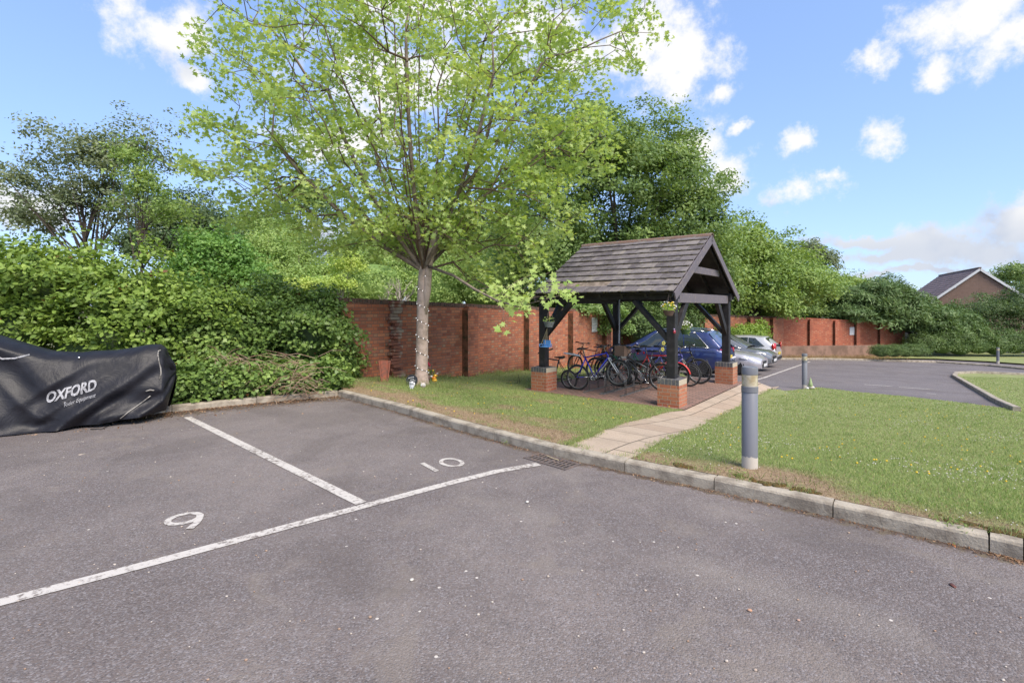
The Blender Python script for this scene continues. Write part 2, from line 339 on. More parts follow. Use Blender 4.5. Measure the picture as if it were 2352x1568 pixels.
M_['iron'] = mat('cast_iron', (.115, .095, .09), .75, .1, var=((.19, .13, .10), 25, .45, .7), bump=(60, .4))
M_['black_void'] = mat('drain_pit_shade', (.006, .006, .006), 1)
M_['white'] = mat('white_plastic', (.62, .62, .62), .45)
M_['black'] = mat('black_plastic', (.014, .014, .015), .4)
M_['rubber'] = mat('tyre_rubber', (.02, .02, .02), .8)
M_['chrome'] = mat('bright_metal', (.6, .6, .6), .25, 1)
M_['alloy'] = mat('alloy_rim', (.42, .42, .44), .32, .8)
M_['glass'] = mat('car_glass', (.02, .028, .030), .05, 0, spec=.8, coat=.5)
M_['terracotta'] = mat('terracotta', (.33, .10, .06), .85, var=((.17, .08, .06), 12, .4, .65), bump=(30, .3))
# ------------------------------------------------------------------ ground sheets
def inside(px, py, poly):
    c = np.zeros(len(px), bool); n = len(poly)
    for i in range(n):
        x1, y1 = poly[i][:2]; x2, y2 = poly[(i + 1) % n][:2]
        k = ((y1 > py) != (y2 > py)); xx = (x2 - x1) * (py - y1) / (y2 - y1 + 1e-12) + x1; c ^= k & (px < xx)
    return c
def segdist(px, py, pts):
    d = np.full(len(px), 1e9)
    for (x1, y1), (x2, y2) in zip([p[:2] for p in pts[:-1]], [p[:2] for p in pts[1:]]):
        dx, dy = x2 - x1, y2 - y1; t = np.clip(((px - x1) * dx + (py - y1) * dy) / (dx * dx + dy * dy + 1e-12), 0, 1)
        d = np.minimum(d, np.hypot(px - x1 - t * dx, py - y1 - t * dy))
    return d
def dense(pts, step, close=True):
    out = []; n = len(pts)
    for i in range(n if close else n - 1):
        a, b = Vector(pts[i][:2]), Vector(pts[(i + 1) % n][:2]); k = max(1, int((b - a).length / step))
        out += [a + (b - a) * j / k for j in range(k)]
    if not close: out.append(Vector(pts[-1][:2]))
    return out
def sheet(name, outline, m, hfn, step, dz=0, attrs=None, origin=None, rotz=0):
    ol = dense(outline, step); n = len(ol); xs = [p.x for p in ol]; ys = [p.y for p in ol]
    gx, gy = np.meshgrid(np.arange(min(xs), max(xs), step), np.arange(min(ys), max(ys), step)); gx = gx.ravel(); gy = gy.ravel()
    gx = gx + ((np.arange(len(gx)) % 2) * .01)
    k = inside(gx, gy, ol); gx, gy = gx[k], gy[k]; k = segdist(gx, gy, ol + [ol[0]]) > step * .3; gx, gy = gx[k], gy[k]
    r = delaunay_2d_cdt([tuple(p) for p in ol] + list(zip(gx.tolist(), gy.tolist())), [(i, (i + 1) % n) for i in range(n)], [], 1, 1e-5)
    v = np.array([tuple(p) for p in r[0]]); z = hfn(v[:, 0], v[:, 1]) + dz
    me = bpy.data.meshes.new(name); o = bpy.data.objects.new(name, me); C.objects.link(o)
    X, Y, Zz = v[:, 0], v[:, 1], z
    if origin is not None:
        o.location = origin; o.rotation_euler = (0, 0, rotz); c_, s_ = math.cos(rotz), math.sin(rotz)
        X, Y = (v[:, 0] - origin[0]) * c_ + (v[:, 1] - origin[1]) * s_, -(v[:, 0] - origin[0]) * s_ + (v[:, 1] - origin[1]) * c_; Zz = z - origin[2]
    me.from_pydata(list(zip(X.tolist(), Y.tolist(), Zz.tolist())), [], r[2]); me.materials.append(m); me.shade_smooth()
    for an, fn in (attrs or {}).items():
        a = me.attributes.new(an, 'FLOAT', 'POINT'); a.data.foreach_set('value', np.asarray(fn(v[:, 0], v[:, 1]), dtype=np.float32))
    me.update(); return struct(o)
# the shelter's own axes: U runs along the ridge away from the camera, V across it
U = Vector((-.785, .619, 0)).normalized(); V = Vector((.619, .785, 0)).normalized(); FZ = -.33
def Gf(px, py): return G(px, py, lambda x, y: FZ)
FRc = Gf(1509.8, 932.5) - U * .22 + V * .22; NU = 3.12; NV = 3.8
def SH(u, v, z=0): return FRc + U * u + V * v + Vector((0, 0, z))
FLOOR = [SH(-.35, -.3), SH(NU + .38, -.3), SH(NU + .38, NV + .5), SH(-.35, NV + .5)]
def lawn_h(x, y):
    z = Lh(x, y); x = np.asarray(x); y = np.asarray(y)
    u = (x - FRc.x) * U.x + (y - FRc.y) * U.y; v = (x - FRc.x) * V.x + (y - FRc.y) * V.y
    d = np.maximum(np.maximum(-.35 - u, u - NU - .38), np.maximum(-.3 - v, v - NV - 1.1))
    k = np.clip(d / .8, 0, 1); k = k * k * (3 - 2 * k); return np.where(d < 0, FZ - .05, (FZ + .01) * (1 - k) + z * k)
def L(px, py, dz=0): return G(px, py, lawn_h, dz)
# kerb line of the near car park (front foot of each stone)
KB = [G(*p) for p in [(776, 910), (897, 941), (1010, 975), (1135, 1010.5), (1270.5, 1047.5), (1434.6, 1083), (1640, 1126.5), (1913, 1187.7), (2272, 1268), (2352, 1288)]]
KB.append(KB[-1] + (KB[-1] - KB[-2]).normalized() * .7)
for k in range(9): KB.append(KB[-1] + Vector((.66, -.66, 0)))
KH = [G(*p) for p in [(776, 910), (590, 926), (395, 946), (300, 957)]]       # kerb below the hedge
d_ = (KH[2] - KH[0]).normalized()
for k in range(9): KH.append(KH[-1] + d_ * .92)
nK = Vector((.7071, .7071, 0))
kerbline = [p.copy() for p in KB]; hedgeline = [p.copy() for p in KH]
def dirt(x, y):
    d1 = segdist(x, y, kerbline); d2 = segdist(x, y, hedgeline)
    return np.maximum(.80 * np.exp(-d1 / .13) + .16 * np.exp(-d1 / .6), .95 * np.exp(-d2 / .45) + .25 * np.exp(-d2 / 1.3))
ground_m = mat('rough_soil_and_grass', (.10, .11, .035), .95, var=((.13, .09, .055), .6, .4, .65), bump=(3, .6))
struct_g = sheet('ground', [(-500, -120), (500, -120), (500, 700), (-500, 700)], ground_m, T, 20, -.30)
asp = [p for p in KB] + [Vector((14, -8, 0)), Vector((-14, -8, 0))] + KH[::-1][:-1]
sheet('near_asphalt', asp, M_['asphalt'], T, .20, 0, {'dirt': dirt, 'wear': lambda x, y: (lambda d: np.exp(-((d - .48) / .10) ** 2) + .8 * np.exp(-((d - 1.45) / .16) ** 2) + .6 * np.exp(-((d - 3.0) / .25) ** 2))(segdist(x, y, kerbline)) * (x - y * .1 > -1.0)})
rd0 = [SH(-6, NV + .35), SH(NU + 1.6, NV + .35), L(1560, 832), L(1700, 817)]
road_o = [SH(-8, -2.2), SH(-2, NV - 1.2), SH(-.2, NV + .4), SH(1.2, NV + .5), Vector((5.0, 22.6, 0)), Vector((17.0, 32.2, 0)), Vector((24, 38, 0)), Vector((33, 46, 0)), Vector((70, 46, 0)), Vector((70, 5, 0)), Vector((20, -3, 0))]
sheet('far_road', road_o, M_['road'], T, .8, 0, {'dirt': lambda x, y: x * 0})
# lawns
def kb(pt, w): return pt + nK * w
kback = [kb(p, .115) for p in KB]
pathL = [(1304, 1021), (1360, 1000), (1440, 968), (1530, 946)]
pathR = [(1462, 1046), (1552, 1003), (1640, 962), (1712, 925), (1770, 894)]
PLw = [L(*p) for p in pathL]; PRw = [L(*p) for p in pathR]
wa = G(1073, 864); wdir = Vector((.60, .80, 0)).normalized(); wn_ = Vector((.80, -.60, 0)).normalized()
kdir = Vector((.7071, -.7071, 0))
lawnL = [kback[0], kback[1], kback[2], kback[3], kback[4], PLw[0], PLw[1], PLw[2], PLw[3], SH(-.36, -.31), SH(NU + .39, -.31), SH(NU + .39, NV + .4), SH(1.0, NV + .55), Vector((5.0, 22.4, 0)), wa + wdir * 10.6, wa - wdir * 4.6]
isl = [L(1770, 893), L(1880, 889), L(1960, 899), L(2080, 910), L(2180, 921), L(2262, 931), L(2318, 938), L(2262, 905), L(2215, 878), L(2188, 863), L(2196, 857), L(2240, 855), L(2352, 860)]
lawnR = [PRw[0], kback[5], kback[6], kback[7], kback[8], kback[9]] + kback[10:] + [Vector((13, 1, 0)), Vector((20, 6, 0)), Vector((24, 12, 0))] + isl[::-1] + PRw[::-1][1:-1]
def dry(x, y):
    d = segdist(x, y, kerbline); b = L(1722, 1072); r = np.hypot(x - b.x - .15, y - b.y + .25)
    left = (x < PLw[0].x + (y - PLw[0].y) * .9)
    v = .95 * np.exp(-((d - .1) / .35) ** 2) + .95 * np.exp(-(r / .42) ** 2) + np.where(left, .42 * np.exp(-d / 1.6), 0)
    return v + (fbm(x * 1.7, y * 1.7, 3) - .5) * 1.15 + (fbm(x * 7, y * 7, 9) - .5) * .5 + np.where(left, .12, -.10)
def lawnmat():
    m, t, b = newmat('turf'); co = t.new('ShaderNodeTexCoord').outputs['Object']; a = t.new('ShaderNodeAttribute', attribute_name='dry')
    n = t.noise(co, 26, 6, .75); n2 = t.noise(co, 1.2, 4); n3 = t.noise(co, 110, 3, .7)
    gr = t.mix(t.rng(n2.outputs['Fac'], .35, .65), (.22, .25, .085), (.28, .30, .12)); gr = t.mix(t.rng(n3.outputs['Fac'], .4, .65, 0, .55), gr, (.13, .16, .05))
    dr = t.mix(t.rng(n.outputs['Fac'], .42, .62), (.36, .26, .155), (.20, .13, .08))
    f = t.rng(t.m('ADD', a.outputs['Fac'], t.m('MULTIPLY', t.m('SUBTRACT', n.outputs['Fac'], .5), 1.6)), .30, .78)
    t.put(b.inputs['Base Color'], t.mix(f, gr, dr)); b.inputs['Roughness'].default_value = .95
    t.put(b.inputs['Normal'], t.new('ShaderNodeBump', {'Height': n3.outputs['Fac'], 'Strength': .9, 'Distance': .015})); return m
M_['turf'] = lawnmat()
soilm = mat('dark_hedge_soil', (.06, .042, .028), 1, var=((.13, .085, .05), 7, .4, .65), bump=(20, 1))
sheet('soil_bed', [kback[0], wa - wdir * 4.6, wa - wdir * 9, Vector((-12, 9, 0)), Vector((-12, 4, 0))] + [p + Vector((-.06, .10, 0)) for p in KH[::-1][:-1]], soilm, T, .5, .07)
sheet('lawn_by_wall', lawnL, M_['turf'], lawn_h, .30, 0, {'dry': dry})
sheet('lawn_by_path', lawnR, M_['turf'], lawn_h, .35, 0, {'dry': dry})
verge = [L(2000, 824), L(2150, 826), L(2270, 832), L(2352, 838), L(2480, 846), L(2480, 812), L(2352, 812), L(2200, 810), L(2100, 810), L(2000, 812)]
sheet('far_verge', verge, M_['turf'], T, .8, .09, {'dry': lambda x, y: x * 0 - .1})
# path and the paved floor under the shelter
pth = PLw + [SH(-.36, -.31), SH(-.36, NV + .6)] + [L(1790, 886)] + PRw[::-1] + [KB[5] + nK * .10 + (KB[4] - KB[5]) * .02]
sheet('path', [kb(KB[4], .10) + (KB[4] - KB[5]) * -.10] + pth, M_['slab'], lawn_h, .35, -.005, None, origin=(FRc.x, FRc.y, 0), rotz=math.atan2(V.y, V.x))
sheet('shelter_floor', FLOOR, M_['paver'], lambda x, y: x * 0 + FZ, 1.0, .014, None, origin=(FRc.x, FRc.y, 0), rotz=math.atan2(U.y, U.x))
# ------------------------------------------------------------------ kerbs, one stone after the other
def kerb(name, pts, side, w=.125, h=.112, m=None, jit=.004):
    b = MB()
    for a, c in zip(pts[:-1], pts[1:]):
        d = (c - a); d.z = 0; Ld = d.length; d.normalize(); n = Vector((-d.y, d.x, 0)) * side; k = max(1, round(Ld / .93)); st = Ld / k
        for i in range(k):
            p = a + d * (st * i + .004); q = a + d * (st * (i + 1) - .004); j = random.uniform(-jit, jit)
            prof = [(0, -.12), (-.0 + .002, h * .80 + j), (.012, h * .95 + j), (.028, h + j), (w, h + j), (w, -.12)]
            vs = []
            for e in (p, q):
                zz = Tf(e.x, e.y)
                for o_, z in prof: vs.append((e.x + n.x * o_, e.y + n.y * o_, zz + z))
            m_ = len(prof); b.add(vs, [(i_, (i_ + 1) % m_, (i_ + 1) % m_ + m_, i_ + m_) for i_ in range(m_)] + [tuple(range(m_ - 1, -1, -1)), tuple(range(m_, 2 * m_))])
    o = b.build(name, m or M_['kerb'], None); return struct(o)
kerb('kerb', KB, 1); kerb('kerb', KH, -1, h=.10)
ik = [G(2326, 945), G(2262, 912), G(2214, 883), G(2186, 866), G(2192, 859), G(2235, 857), G(2352, 862)]
kerb('kerb', ik, -1, w=.14, h=.12)
kerb('kerb', [G(p[0], p[1]) for p in [(1790, 826), (1900, 826), (2050, 830), (2150, 833), (2270, 841), (2352, 849), (2480, 858)]], 1, w=.2, h=.10)
# ------------------------------------------------------------------ painted lines and bay numbers
def strip(b, pts, w, dz=.005, fn=T):
    pts = dense(pts, .3, False); vs = []; fs = []
    for i, p in enumerate(pts):
        d = (pts[min(i + 1, len(pts) - 1)] - pts[max(i - 1, 0)]).normalized(); n = Vector((-d.y, d.x))
        for s_ in (-1, 1):
            e = p + n * s_ * (w / 2 + random.uniform(-.002, .002)); vs.append((e.x, e.y, float(fn(e.x, e.y)) + dz))
    b.add(vs, [(2 * i, 2 * i + 1, 2 * i + 3, 2 * i + 2) for i in range(len(pts) - 1)])
b = MB(); strip(b, [G(-160, 1430), G(0, 1384), G(418, 1275), G(838, 1162), G(1040, 1108), G(1140, 1083), G(1237, 1066)], .098)
c0, c1 = G(838, 1160), G(430, 958); e0 = c0 + (c1 - c0).normalized() * .055; strip(b, [e0, c1], .10); struct(b.build('bay_lines', M_['line']))
b = MB()
def stroke(b, ctr, ux, uy, pts, w, dz=.005):                                  # ux: reading direction, uy: up of the figure, on the ground
    strip(b, [ctr + ux * x + uy * y for x, y in pts], w, dz)
nine = [(.13 * math.cos(a), .13 * math.sin(a) + .12) for a in [R(q) for q in range(0, 361, 20)]]
for ctr, ch in ((G(428, 1198), '9'), (G(1019, 1066), '10')):
    ctr = Vector((ctr.x, ctr.y, 0)); ax = (G(1237, 1066) - G(838, 1162)); ax.z = 0; ax.normalize(); up = Vector((-ax.y, ax.x, 0))
    if ch == '9':
        stroke(b, ctr, ax, up, [(.108 * math.cos(R(q)) - .01, .10 * math.sin(R(q)) + .075) for q in range(0, 361, 20)], .050)
        stroke(b, ctr + Vector((0, 0, 0)), ax, up, [(.096, .075), (.088, .0), (.06, -.08), (.01, -.17)], .050, .0075)
    else:
        stroke(b, ctr, ax, up, [(-.165, -.165), (-.165, .165)], .052)
        stroke(b, ctr, ax, up, [(.095 + .100 * math.cos(R(q)), .145 * math.sin(R(q))) for q in range(0, 361, 20)], .045)
struct(b.build('bay_numbers', M_['line']))
b = MB(); strip(b, [G(1500, 915), G(1694, 880), G(1860, 830)], .10); strip(b, [G(1864, 828), G(2000, 829), G(2150, 832), G(2240, 836)], .12)
strip(b, [G(1985, 883), G(2050, 887)], .09); strip(b, [G(2065, 889), G(2135, 894)], .09); strip(b, [G(2128, 903), G(2150, 905)], .08)
for f_ in (.0, .25, .5): 
    p = G(1700 + f_ * 200, 880 - f_ * 62); strip(b, [p, p + Vector((-2.9, 3.9, 0))], .08)
struct(b.build('road_lines', M_['line'])); b.mi = b.mi
# ------------------------------------------------------------------ drain grate by the kerb
g0 = KB[4] - kdir * .17 - nK * .02
gd = thing('drain_grate', 'rusty slotted iron drain cover set in the asphalt against the kerb', 'drain cover', (g0.x, g0.y, Tf(g0.x, g0.y)), (0, 0, -R(45)))
b = MB(); GL, GW = .56, .27
b.box((GL / 2, -GW + .008, .006), (GL + .03, .016, .012)); b.box((GL / 2, -.008, .006), (GL + .03, .016, .012))
for x in (.0, GL / 2, GL): b.box((x, -GW / 2, .006), (.02 if x else .014, GW - .034, .012))
b.build('frame', M_['iron'], gd, bevel=.002)
for k in range(2):
    b = MB(); x0 = .012 + k * GL / 2; wd = GL / 2 - .024
    for ys in (-.026, -GW / 2, -GW + .026): b.box((x0 + wd / 2, ys, .005), (wd, .024, .010))
    for i in range(6):
        for y0, y1 in ((-.039, -GW / 2 + .013), (-GW / 2 - .013, -GW + .039)): b.box((x0 + i * wd / 5, (y0 + y1) / 2, .005), (wd / 5 * .42, abs(y1 - y0) + .002, .0095), rot=.0)
    b.build('grating', M_['iron'], gd)
b = MB(); b.box((GL / 2, -GW / 2, .0018), (GL - .01, GW - .02, .002)); b.build('pit_shade', M_['black_void'], gd)  # flat black plate paints the unlit depth below the slots
# ------------------------------------------------------------------ brick walls
def wall(name, label, A, B, zA, zB, cat='wall', pil=(), m='brick', depth=.22, pw=.45, thick=.22, footed=False):
    """A, B: ends of the face towards the camera; zA, zB: heights of the top"""
    A = Vector((A.x, A.y, 0)); B = Vector((B.x, B.y, 0)); Ln = (B - A).length; rz = math.atan2(B.y - A.y, B.x - A.x)
    w = thing(name, label, cat, (A.x, A.y, 0), (0, 0, rz)); d = (B - A).normalized()
    top = lambda t: zA + (zB - zA) * t / Ln
    def bot(t): p = A + d * t; return Tf(p.x, p.y) - .35
    n = max(2, int(Ln / 1.35)); vs = []
    for i in range(n + 1):
        t = Ln * i / n; vs += [(t, 0, bot(t)), (t, 0, top(t)), (t, thick, top(t)), (t, thick, bot(t))]
    b = MB(); fs = []
    for i in range(n): fs += [(4 * i + j, 4 * i + 4 + j, 4 * i + 4 + (j + 1) % 4, 4 * i + (j + 1) % 4) for j in range(4)]
    fs += [(0, 1, 2, 3), (4 * n + 3, 4 * n + 2, 4 * n + 1, 4 * n)]; b.add(vs, fs); b.build('brick_panel', M_[m], w)
    b = MB(); t = .02; k = 0
    while t < Ln - .03:                                              # bricks on edge along the top
        b.box((t + .035, thick / 2, top(t) + .053 + random.uniform(-.004, .004)), (.064, thick + .03 + random.uniform(-.008, .008), .106), Matrix.Rotation(random.uniform(-.02, .02), 3, 'Z')); t += .075; k += 1
    b.build('coping', M_['coping'] if m == 'brick' else M_[m], w)
    b = MB(); vs = []
    for i in range(n + 1): t = Ln * i / n; vs += [(t, .012, top(t) - .002), (t, .012, top(t) + .088), (t, thick - .012, top(t) + .088), (t, thick - .012, top(t) - .002)]
    b.add(vs, fs); b.build('coping_mortar', M_['coping'], w)
    for t in pil:
        b = MB(); z1 = top(t) - .04; zb = bot(t)
        b.box((t + .006 + (pw - .006) / 2, -depth / 2 + .001, (z1 + zb) / 2), (pw - .006, depth - .002, z1 - zb), mi=0)
        b.box((t, -depth / 2 + .004, (z1 + zb) / 2 - .04), (.012, depth + .004, z1 - zb), mi=1)  # end face slab in darker colour: stain with its shade painted in
        b.box((t + pw * .55, -depth * .5, z1 + .03), (pw * .8, depth * .8, .055), mi=0)
        b.build('pilaster', [M_[m], M_['brick_moss_shade']], w)
    return w
w0 = G(700, 884); Pz = P(1073, 699, wa.y)
def onwall(px):                                                    # where a column of the picture meets the wall's line
    k = (px - HX) / F; t = (k * wa.y - wa.x) / (wdir.x - k * wdir.y); return t
tl, tr = onwall(778), onwall(1440)
wA = wa + wdir * tl; wB = wa + wdir * tr
def ztop(px, py): t = onwall(px); return CZ - (py - HY) / F * (wa + wdir * t).y - .10
zl_, zr_ = ztop(1073, 698), ztop(1240, 706)
t1, t2 = onwall(1073), onwall(1240); zA = zl_ + (zr_ - zl_) * (tl - t1) / (t2 - t1); zB = zl_ + (zr_ - zl_) * (tr - t1) / (t2 - t1)
sp = onwall(1207) - onwall(1073); print('WALL', wa, wA, wB, zA, zB, sp)
pil = [onwall(q) - tl for q in (1062, 1203, 1305, 1383)]
main_wall = wall('brick_wall', 'weathered red brick wall running behind the maple and the bicycle shelter', wA, wB, zA, zB, pil=pil)
# the broken pier left of the tree: courses stick out by turns
b = MB(); t0 = onwall(890) - tl
for i in range(30):
    z = -.50 + i * .078; dd = .10 + .10 * random.random(); ww = .30 + random.uniform(-.09, .10); off_ = random.uniform(-.05, .08)
    b.box((t0 + .16 + off_, -dd / 2 + .002, z), (ww, dd, .066), Matrix.Rotation(random.uniform(-.08, .08), 3, 'Z'))
b.build('broken_pier', mat('spalled_brick', (.22, .085, .055), .95, var=((.32, .25, .19), 3.5, .45, .62), bump=(30, .8)), main_wall, bevel=.006)
fA = Vector(((1800 - HX) / F * 33, 33, 0)); s2d = (fA - Vector((wB.x, wB.y, 0))).normalized(); fA.z = 0
def onseg(px): k = (px - HX) / F; return (k * wB.y - wB.x) / (s2d.x - k * s2d.y)
wall('brick_wall', 'stretch of red brick wall behind the parked cars', wB, fA, zB, CZ - (727 - HY) / F * 33 - .12, pil=[onseg(q) for q in (1611, 1662, 1716, 1768)])
fA = fA.copy(); fB = G(2075, 822); fC = L(2060, 818)
fB = Vector((fA.x + 10.6, fA.y + 3.4, 0))
def fpx(p): return HX + p.x / p.y * F
zf = CZ - (727 - HY) / F * fA.y - .1
pl = []; dfar = (fB - fA).normalized()
def onfar(px): k = (px - HX) / F; return (k * fA.y - fA.x) / (dfar.x - k * dfar.y)
print('FAR', fA, fB, fpx(fA), fpx(fB), Tf(fA.x, fA.y), zf)
far_wall = wall('brick_wall', 'bright orange brick wall across the far end of the car park', fA, fB, zf, zf - .55, pil=[max(.3, onfar(q)) for q in (1855, 1913, 1962, 2016)], m='brick_far', depth=.18, pw=.32)
nf_ = Vector((dfar.y, -dfar.x, 0))
rw_a = fA + nf_ * 1.2 - dfar * 2; rw_b = fA + nf_ * 1.2 + dfar * onfar(2010)
b = MB(); zt_ = CZ - (795 - HY) / F * rw_a.y
b.beam((rw_a.x, rw_a.y, zt_ - .6), (rw_b.x, rw_b.y, zt_ - .75), .22, 1.2)
o = b.build('retaining_wall', mat('stained_rendered_concrete', (.27, .165, .12), .95, var=((.16, .10, .07), 1.5, .4, .65), bump=(12, .5))); tag(o, 'low stained concrete retaining wall at the foot of the far orange brick wall', 'wall')
# ------------------------------------------------------------------ the bike shelter
PT = .56; PLZ0, PLZ1 = 2.14, 2.33
sh = thing('bike_shelter', 'open black timber bicycle shelter with a tiled gable roof on brick plinths', 'shelter', (FRc.x, FRc.y, FZ), (0, 0, math.atan2(U.y, U.x)))
# local x = U (ridge), local y = -V  (so the gable faces local -x)
EZ, RZ, EO = 2.275, 3.62, .42; x0r, x1r = -.19, NU - .01; mid = -NV / 2
ysgn = -1
def ly(v): return -v
for u in (0, NU):
    for v in (0, NV):
        b = MB(); b.box((u, ly(v), PT / 2 - .055 - .06), (.44, .44, PT - .11 + .12)); pl_ = b.build('brick_plinth', M_['plinth'], sh)
        b = MB()
        for i in range(6): b.box((u - .22 + (i + .5) * .44 / 6, ly(v), PT - .057), (.44 / 6 - .010, .447, .108))
        b.build('cap_bricks', M_['engbrick'], pl_, bevel=.003)
        b = MB(); b.box((u, ly(v), PT - .062), (.436, .436, .106)); b.build('cap_mortar', M_['mortar'], pl_)
        b = MB(); b.box((u, ly(v), (PT + PLZ0) / 2), (.175, .175, PLZ0 - PT - .002)); b.build('post', M_['timber'], sh, bevel=.006)
        for du in ((1 if u == 0 else -1),):
            b = MB(); b.beam((u + du * .07, ly(v), PLZ0 - .82), (u + du * .80, ly(v), PLZ0 - .03), .09, .15, up=(0, 1, 0)); b.build('brace', M_['timber'], sh, bevel=.004)
        dv_ = 1 if v == 0 else -1
        b = MB(); b.beam((u, ly(v) - dv_ * .07, PLZ0 - .82), (u, ly(v) - dv_ * .80, PLZ0 - .03), .15, .09, up=(1, 0, 0)); b.build('brace', M_['timber'], sh, bevel=.004)
for v in (0, NV):
    b = MB(); b.beam((x0r + .06, ly(v), (PLZ0 + PLZ1) / 2), (x1r - .06, ly(v), (PLZ0 + PLZ1) / 2), .13, PLZ1 - PLZ0); b.build('wall_plate', M_['timber'], sh, bevel=.004)
for u in (0, NU):
    b = MB(); b.beam((u - .004, ly(.066), 2.17), (u - .004, ly(NV - .066), 2.17), .12, .20); b.build('tie_beam', M_['timber_worn'] if u == 0 else M_['timber'], sh, bevel=.004)
    b = MB(); b.beam((u - (.03 if u == 0 else -.03), ly(NV / 2 - 1.08), 2.80), (u - (.03 if u == 0 else -.03), ly(NV / 2 + 1.08), 2.80), .07, .15); b.build('collar', M_['timber_worn'] if u == 0 else M_['timber'], sh, bevel=.003)
slope = math.atan2(RZ - EZ, NV / 2 + EO); SL = math.hypot(RZ - EZ, NV / 2 + EO)
b = MB(); b.beam((x0r + .03, ly(NV / 2), RZ - .20), (x1r - .03, ly(NV / 2), RZ - .20), .04, .18); b.build('ridge_beam', M_['timber'], sh)
for side in (0, 1):
    # side 0: the slope that faces the camera
    e = Vector((0, ly(-EO) if side == 0 else ly(NV + EO), EZ)); r = Vector((0, ly(NV / 2), RZ)); sdv = (r - e).normalized(); nn = Vector((0, -sdv.z, sdv.y)); nn = nn if nn.z > 0 else -nn
    Mx = Matrix((Vector((1, 0, 0)), sdv, Vector((1, 0, 0)).cross(sdv))).transposed()
    if Mx.col[2].z < 0: Mx = Matrix((Vector((-1, 0, 0)), sdv, Vector((-1, 0, 0)).cross(sdv))).transposed()
    b = MB()
    for i in range(7):
        u = x0r + .10 + (x1r - x0r - .2) * i / 6; p0 = e + sdv * .05 - nn * .10; p1 = r - nn * .10; b.beam((u, p0.y, p0.z), (u, p1.y, p1.z), .045, .10, up=nn)
    b.build('rafters', M_['timber'], sh)
    b = MB(); c_ = e + sdv * (SL / 2) - nn * .035; b.box(((x0r + x1r) / 2, c_.y, c_.z), (x1r - x0r - .06, SL - .04, .018), Mx); b.build('roof_boarding', M_['timber'], sh)
    rows = 10; rh = SL / rows; b = MB(); bm_ = MB(); tw = .305
    for k in range(rows):
        stag = 0 if k % 2 else tw / 2; x = x0r - stag
        while x < x1r - .02:
            xa, xb = max(x, x0r), min(x + tw, x1r); x += tw
            if xb - xa < .03: continue
            if side == 0 and k == 1 and 1.55 < (xa + xb) / 2 - x0r < 2.95: continue   # the slipped tiles
            j = random.uniform(-.004, .004); p = e + sdv * (rh * (k + .5) + .0 + j) + nn * (.018 + random.uniform(0, .005))
            tilt = Matrix.Rotation(.055, 3, 'X') if Mx.col[0].x > 0 else Matrix.Rotation(.055, 3, 'X')
            b.box(((xa + xb) / 2, p.y, p.z), (xb - xa - .008, rh + .045, .026), Mx @ Matrix.Rotation(-.095, 3, 'X'), mi=random.choice((0, 0, 0, 1, 1, 2)))
            if random.random() < .95:
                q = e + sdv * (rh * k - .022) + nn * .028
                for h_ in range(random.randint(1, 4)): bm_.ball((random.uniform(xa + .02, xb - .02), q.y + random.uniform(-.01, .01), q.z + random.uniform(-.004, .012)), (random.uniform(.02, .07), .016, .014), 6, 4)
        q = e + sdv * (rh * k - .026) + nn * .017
        if k and not (side == 0 and k == 1): bm_.beam((x0r + .01, q.y, q.z), (x1r - .01, q.y, q.z), .012, .034, up=nn)  # straight dark strip: mossy tile edges with their shadow line painted in
    b.build('roof_tiles', [M_['tile'], M_['tile_b'], M_['tile_c']], sh, bevel=.002)
    bm_.build('moss', M_['moss'], sh, smooth=True)
    if side == 0:
        b = MB(); p = e + sdv * (rh * 1.52) + nn * .004; b.box((x0r + 2.2, p.y, p.z), (1.6, rh * .9, .014), Mx); b.build('exposed_batten', mat('bleached_timber', (.25, .20, .17), .85, var=((.14, .11, .09), 9, .4, .6)), sh)
    for u in (x0r - .015, x1r + .015):
        b = MB(); p0 = e + sdv * -.03 - nn * .085; p1 = r + sdv * .0 - nn * .085; b.beam((u, p0.y, p0.z), (u, p1.y, p1.z), .028, .165, up=nn); b.build('barge_board', M_['timber_worn'], sh, bevel=.003)
b = MB(); nR = 9
for i in range(nR):
    xa = x0r - .03 + (x1r - x0r + .06) * i / nR; xb = x0r - .03 + (x1r - x0r + .06) * (i + 1) / nR + .01; vs = []
    for x in (xa, xb):
        kx = .0 if x == xa else .006
        for a in range(0, 181, 30): vs.append((x, ly(NV / 2) + (.115 - kx) * math.cos(R(a)) * 1.05, RZ - .035 + (.085 - kx) * math.sin(R(a))))
        for a in range(180, -1, -30): vs.append((x, ly(NV / 2) + (.100 - kx) * math.cos(R(a)) * 1.05, RZ - .035 + (.070 - kx) * math.sin(R(a))))
    m_ = 14; b.add(vs, [(i_, (i_ + 1) % m_, (i_ + 1) % m_ + m_, i_ + m_) for i_ in range(m_)] + [tuple(range(m_ - 1, -1, -1)), tuple(range(m_, 2 * m_))])
b.build('ridge_tiles', M_['ridge'], sh)
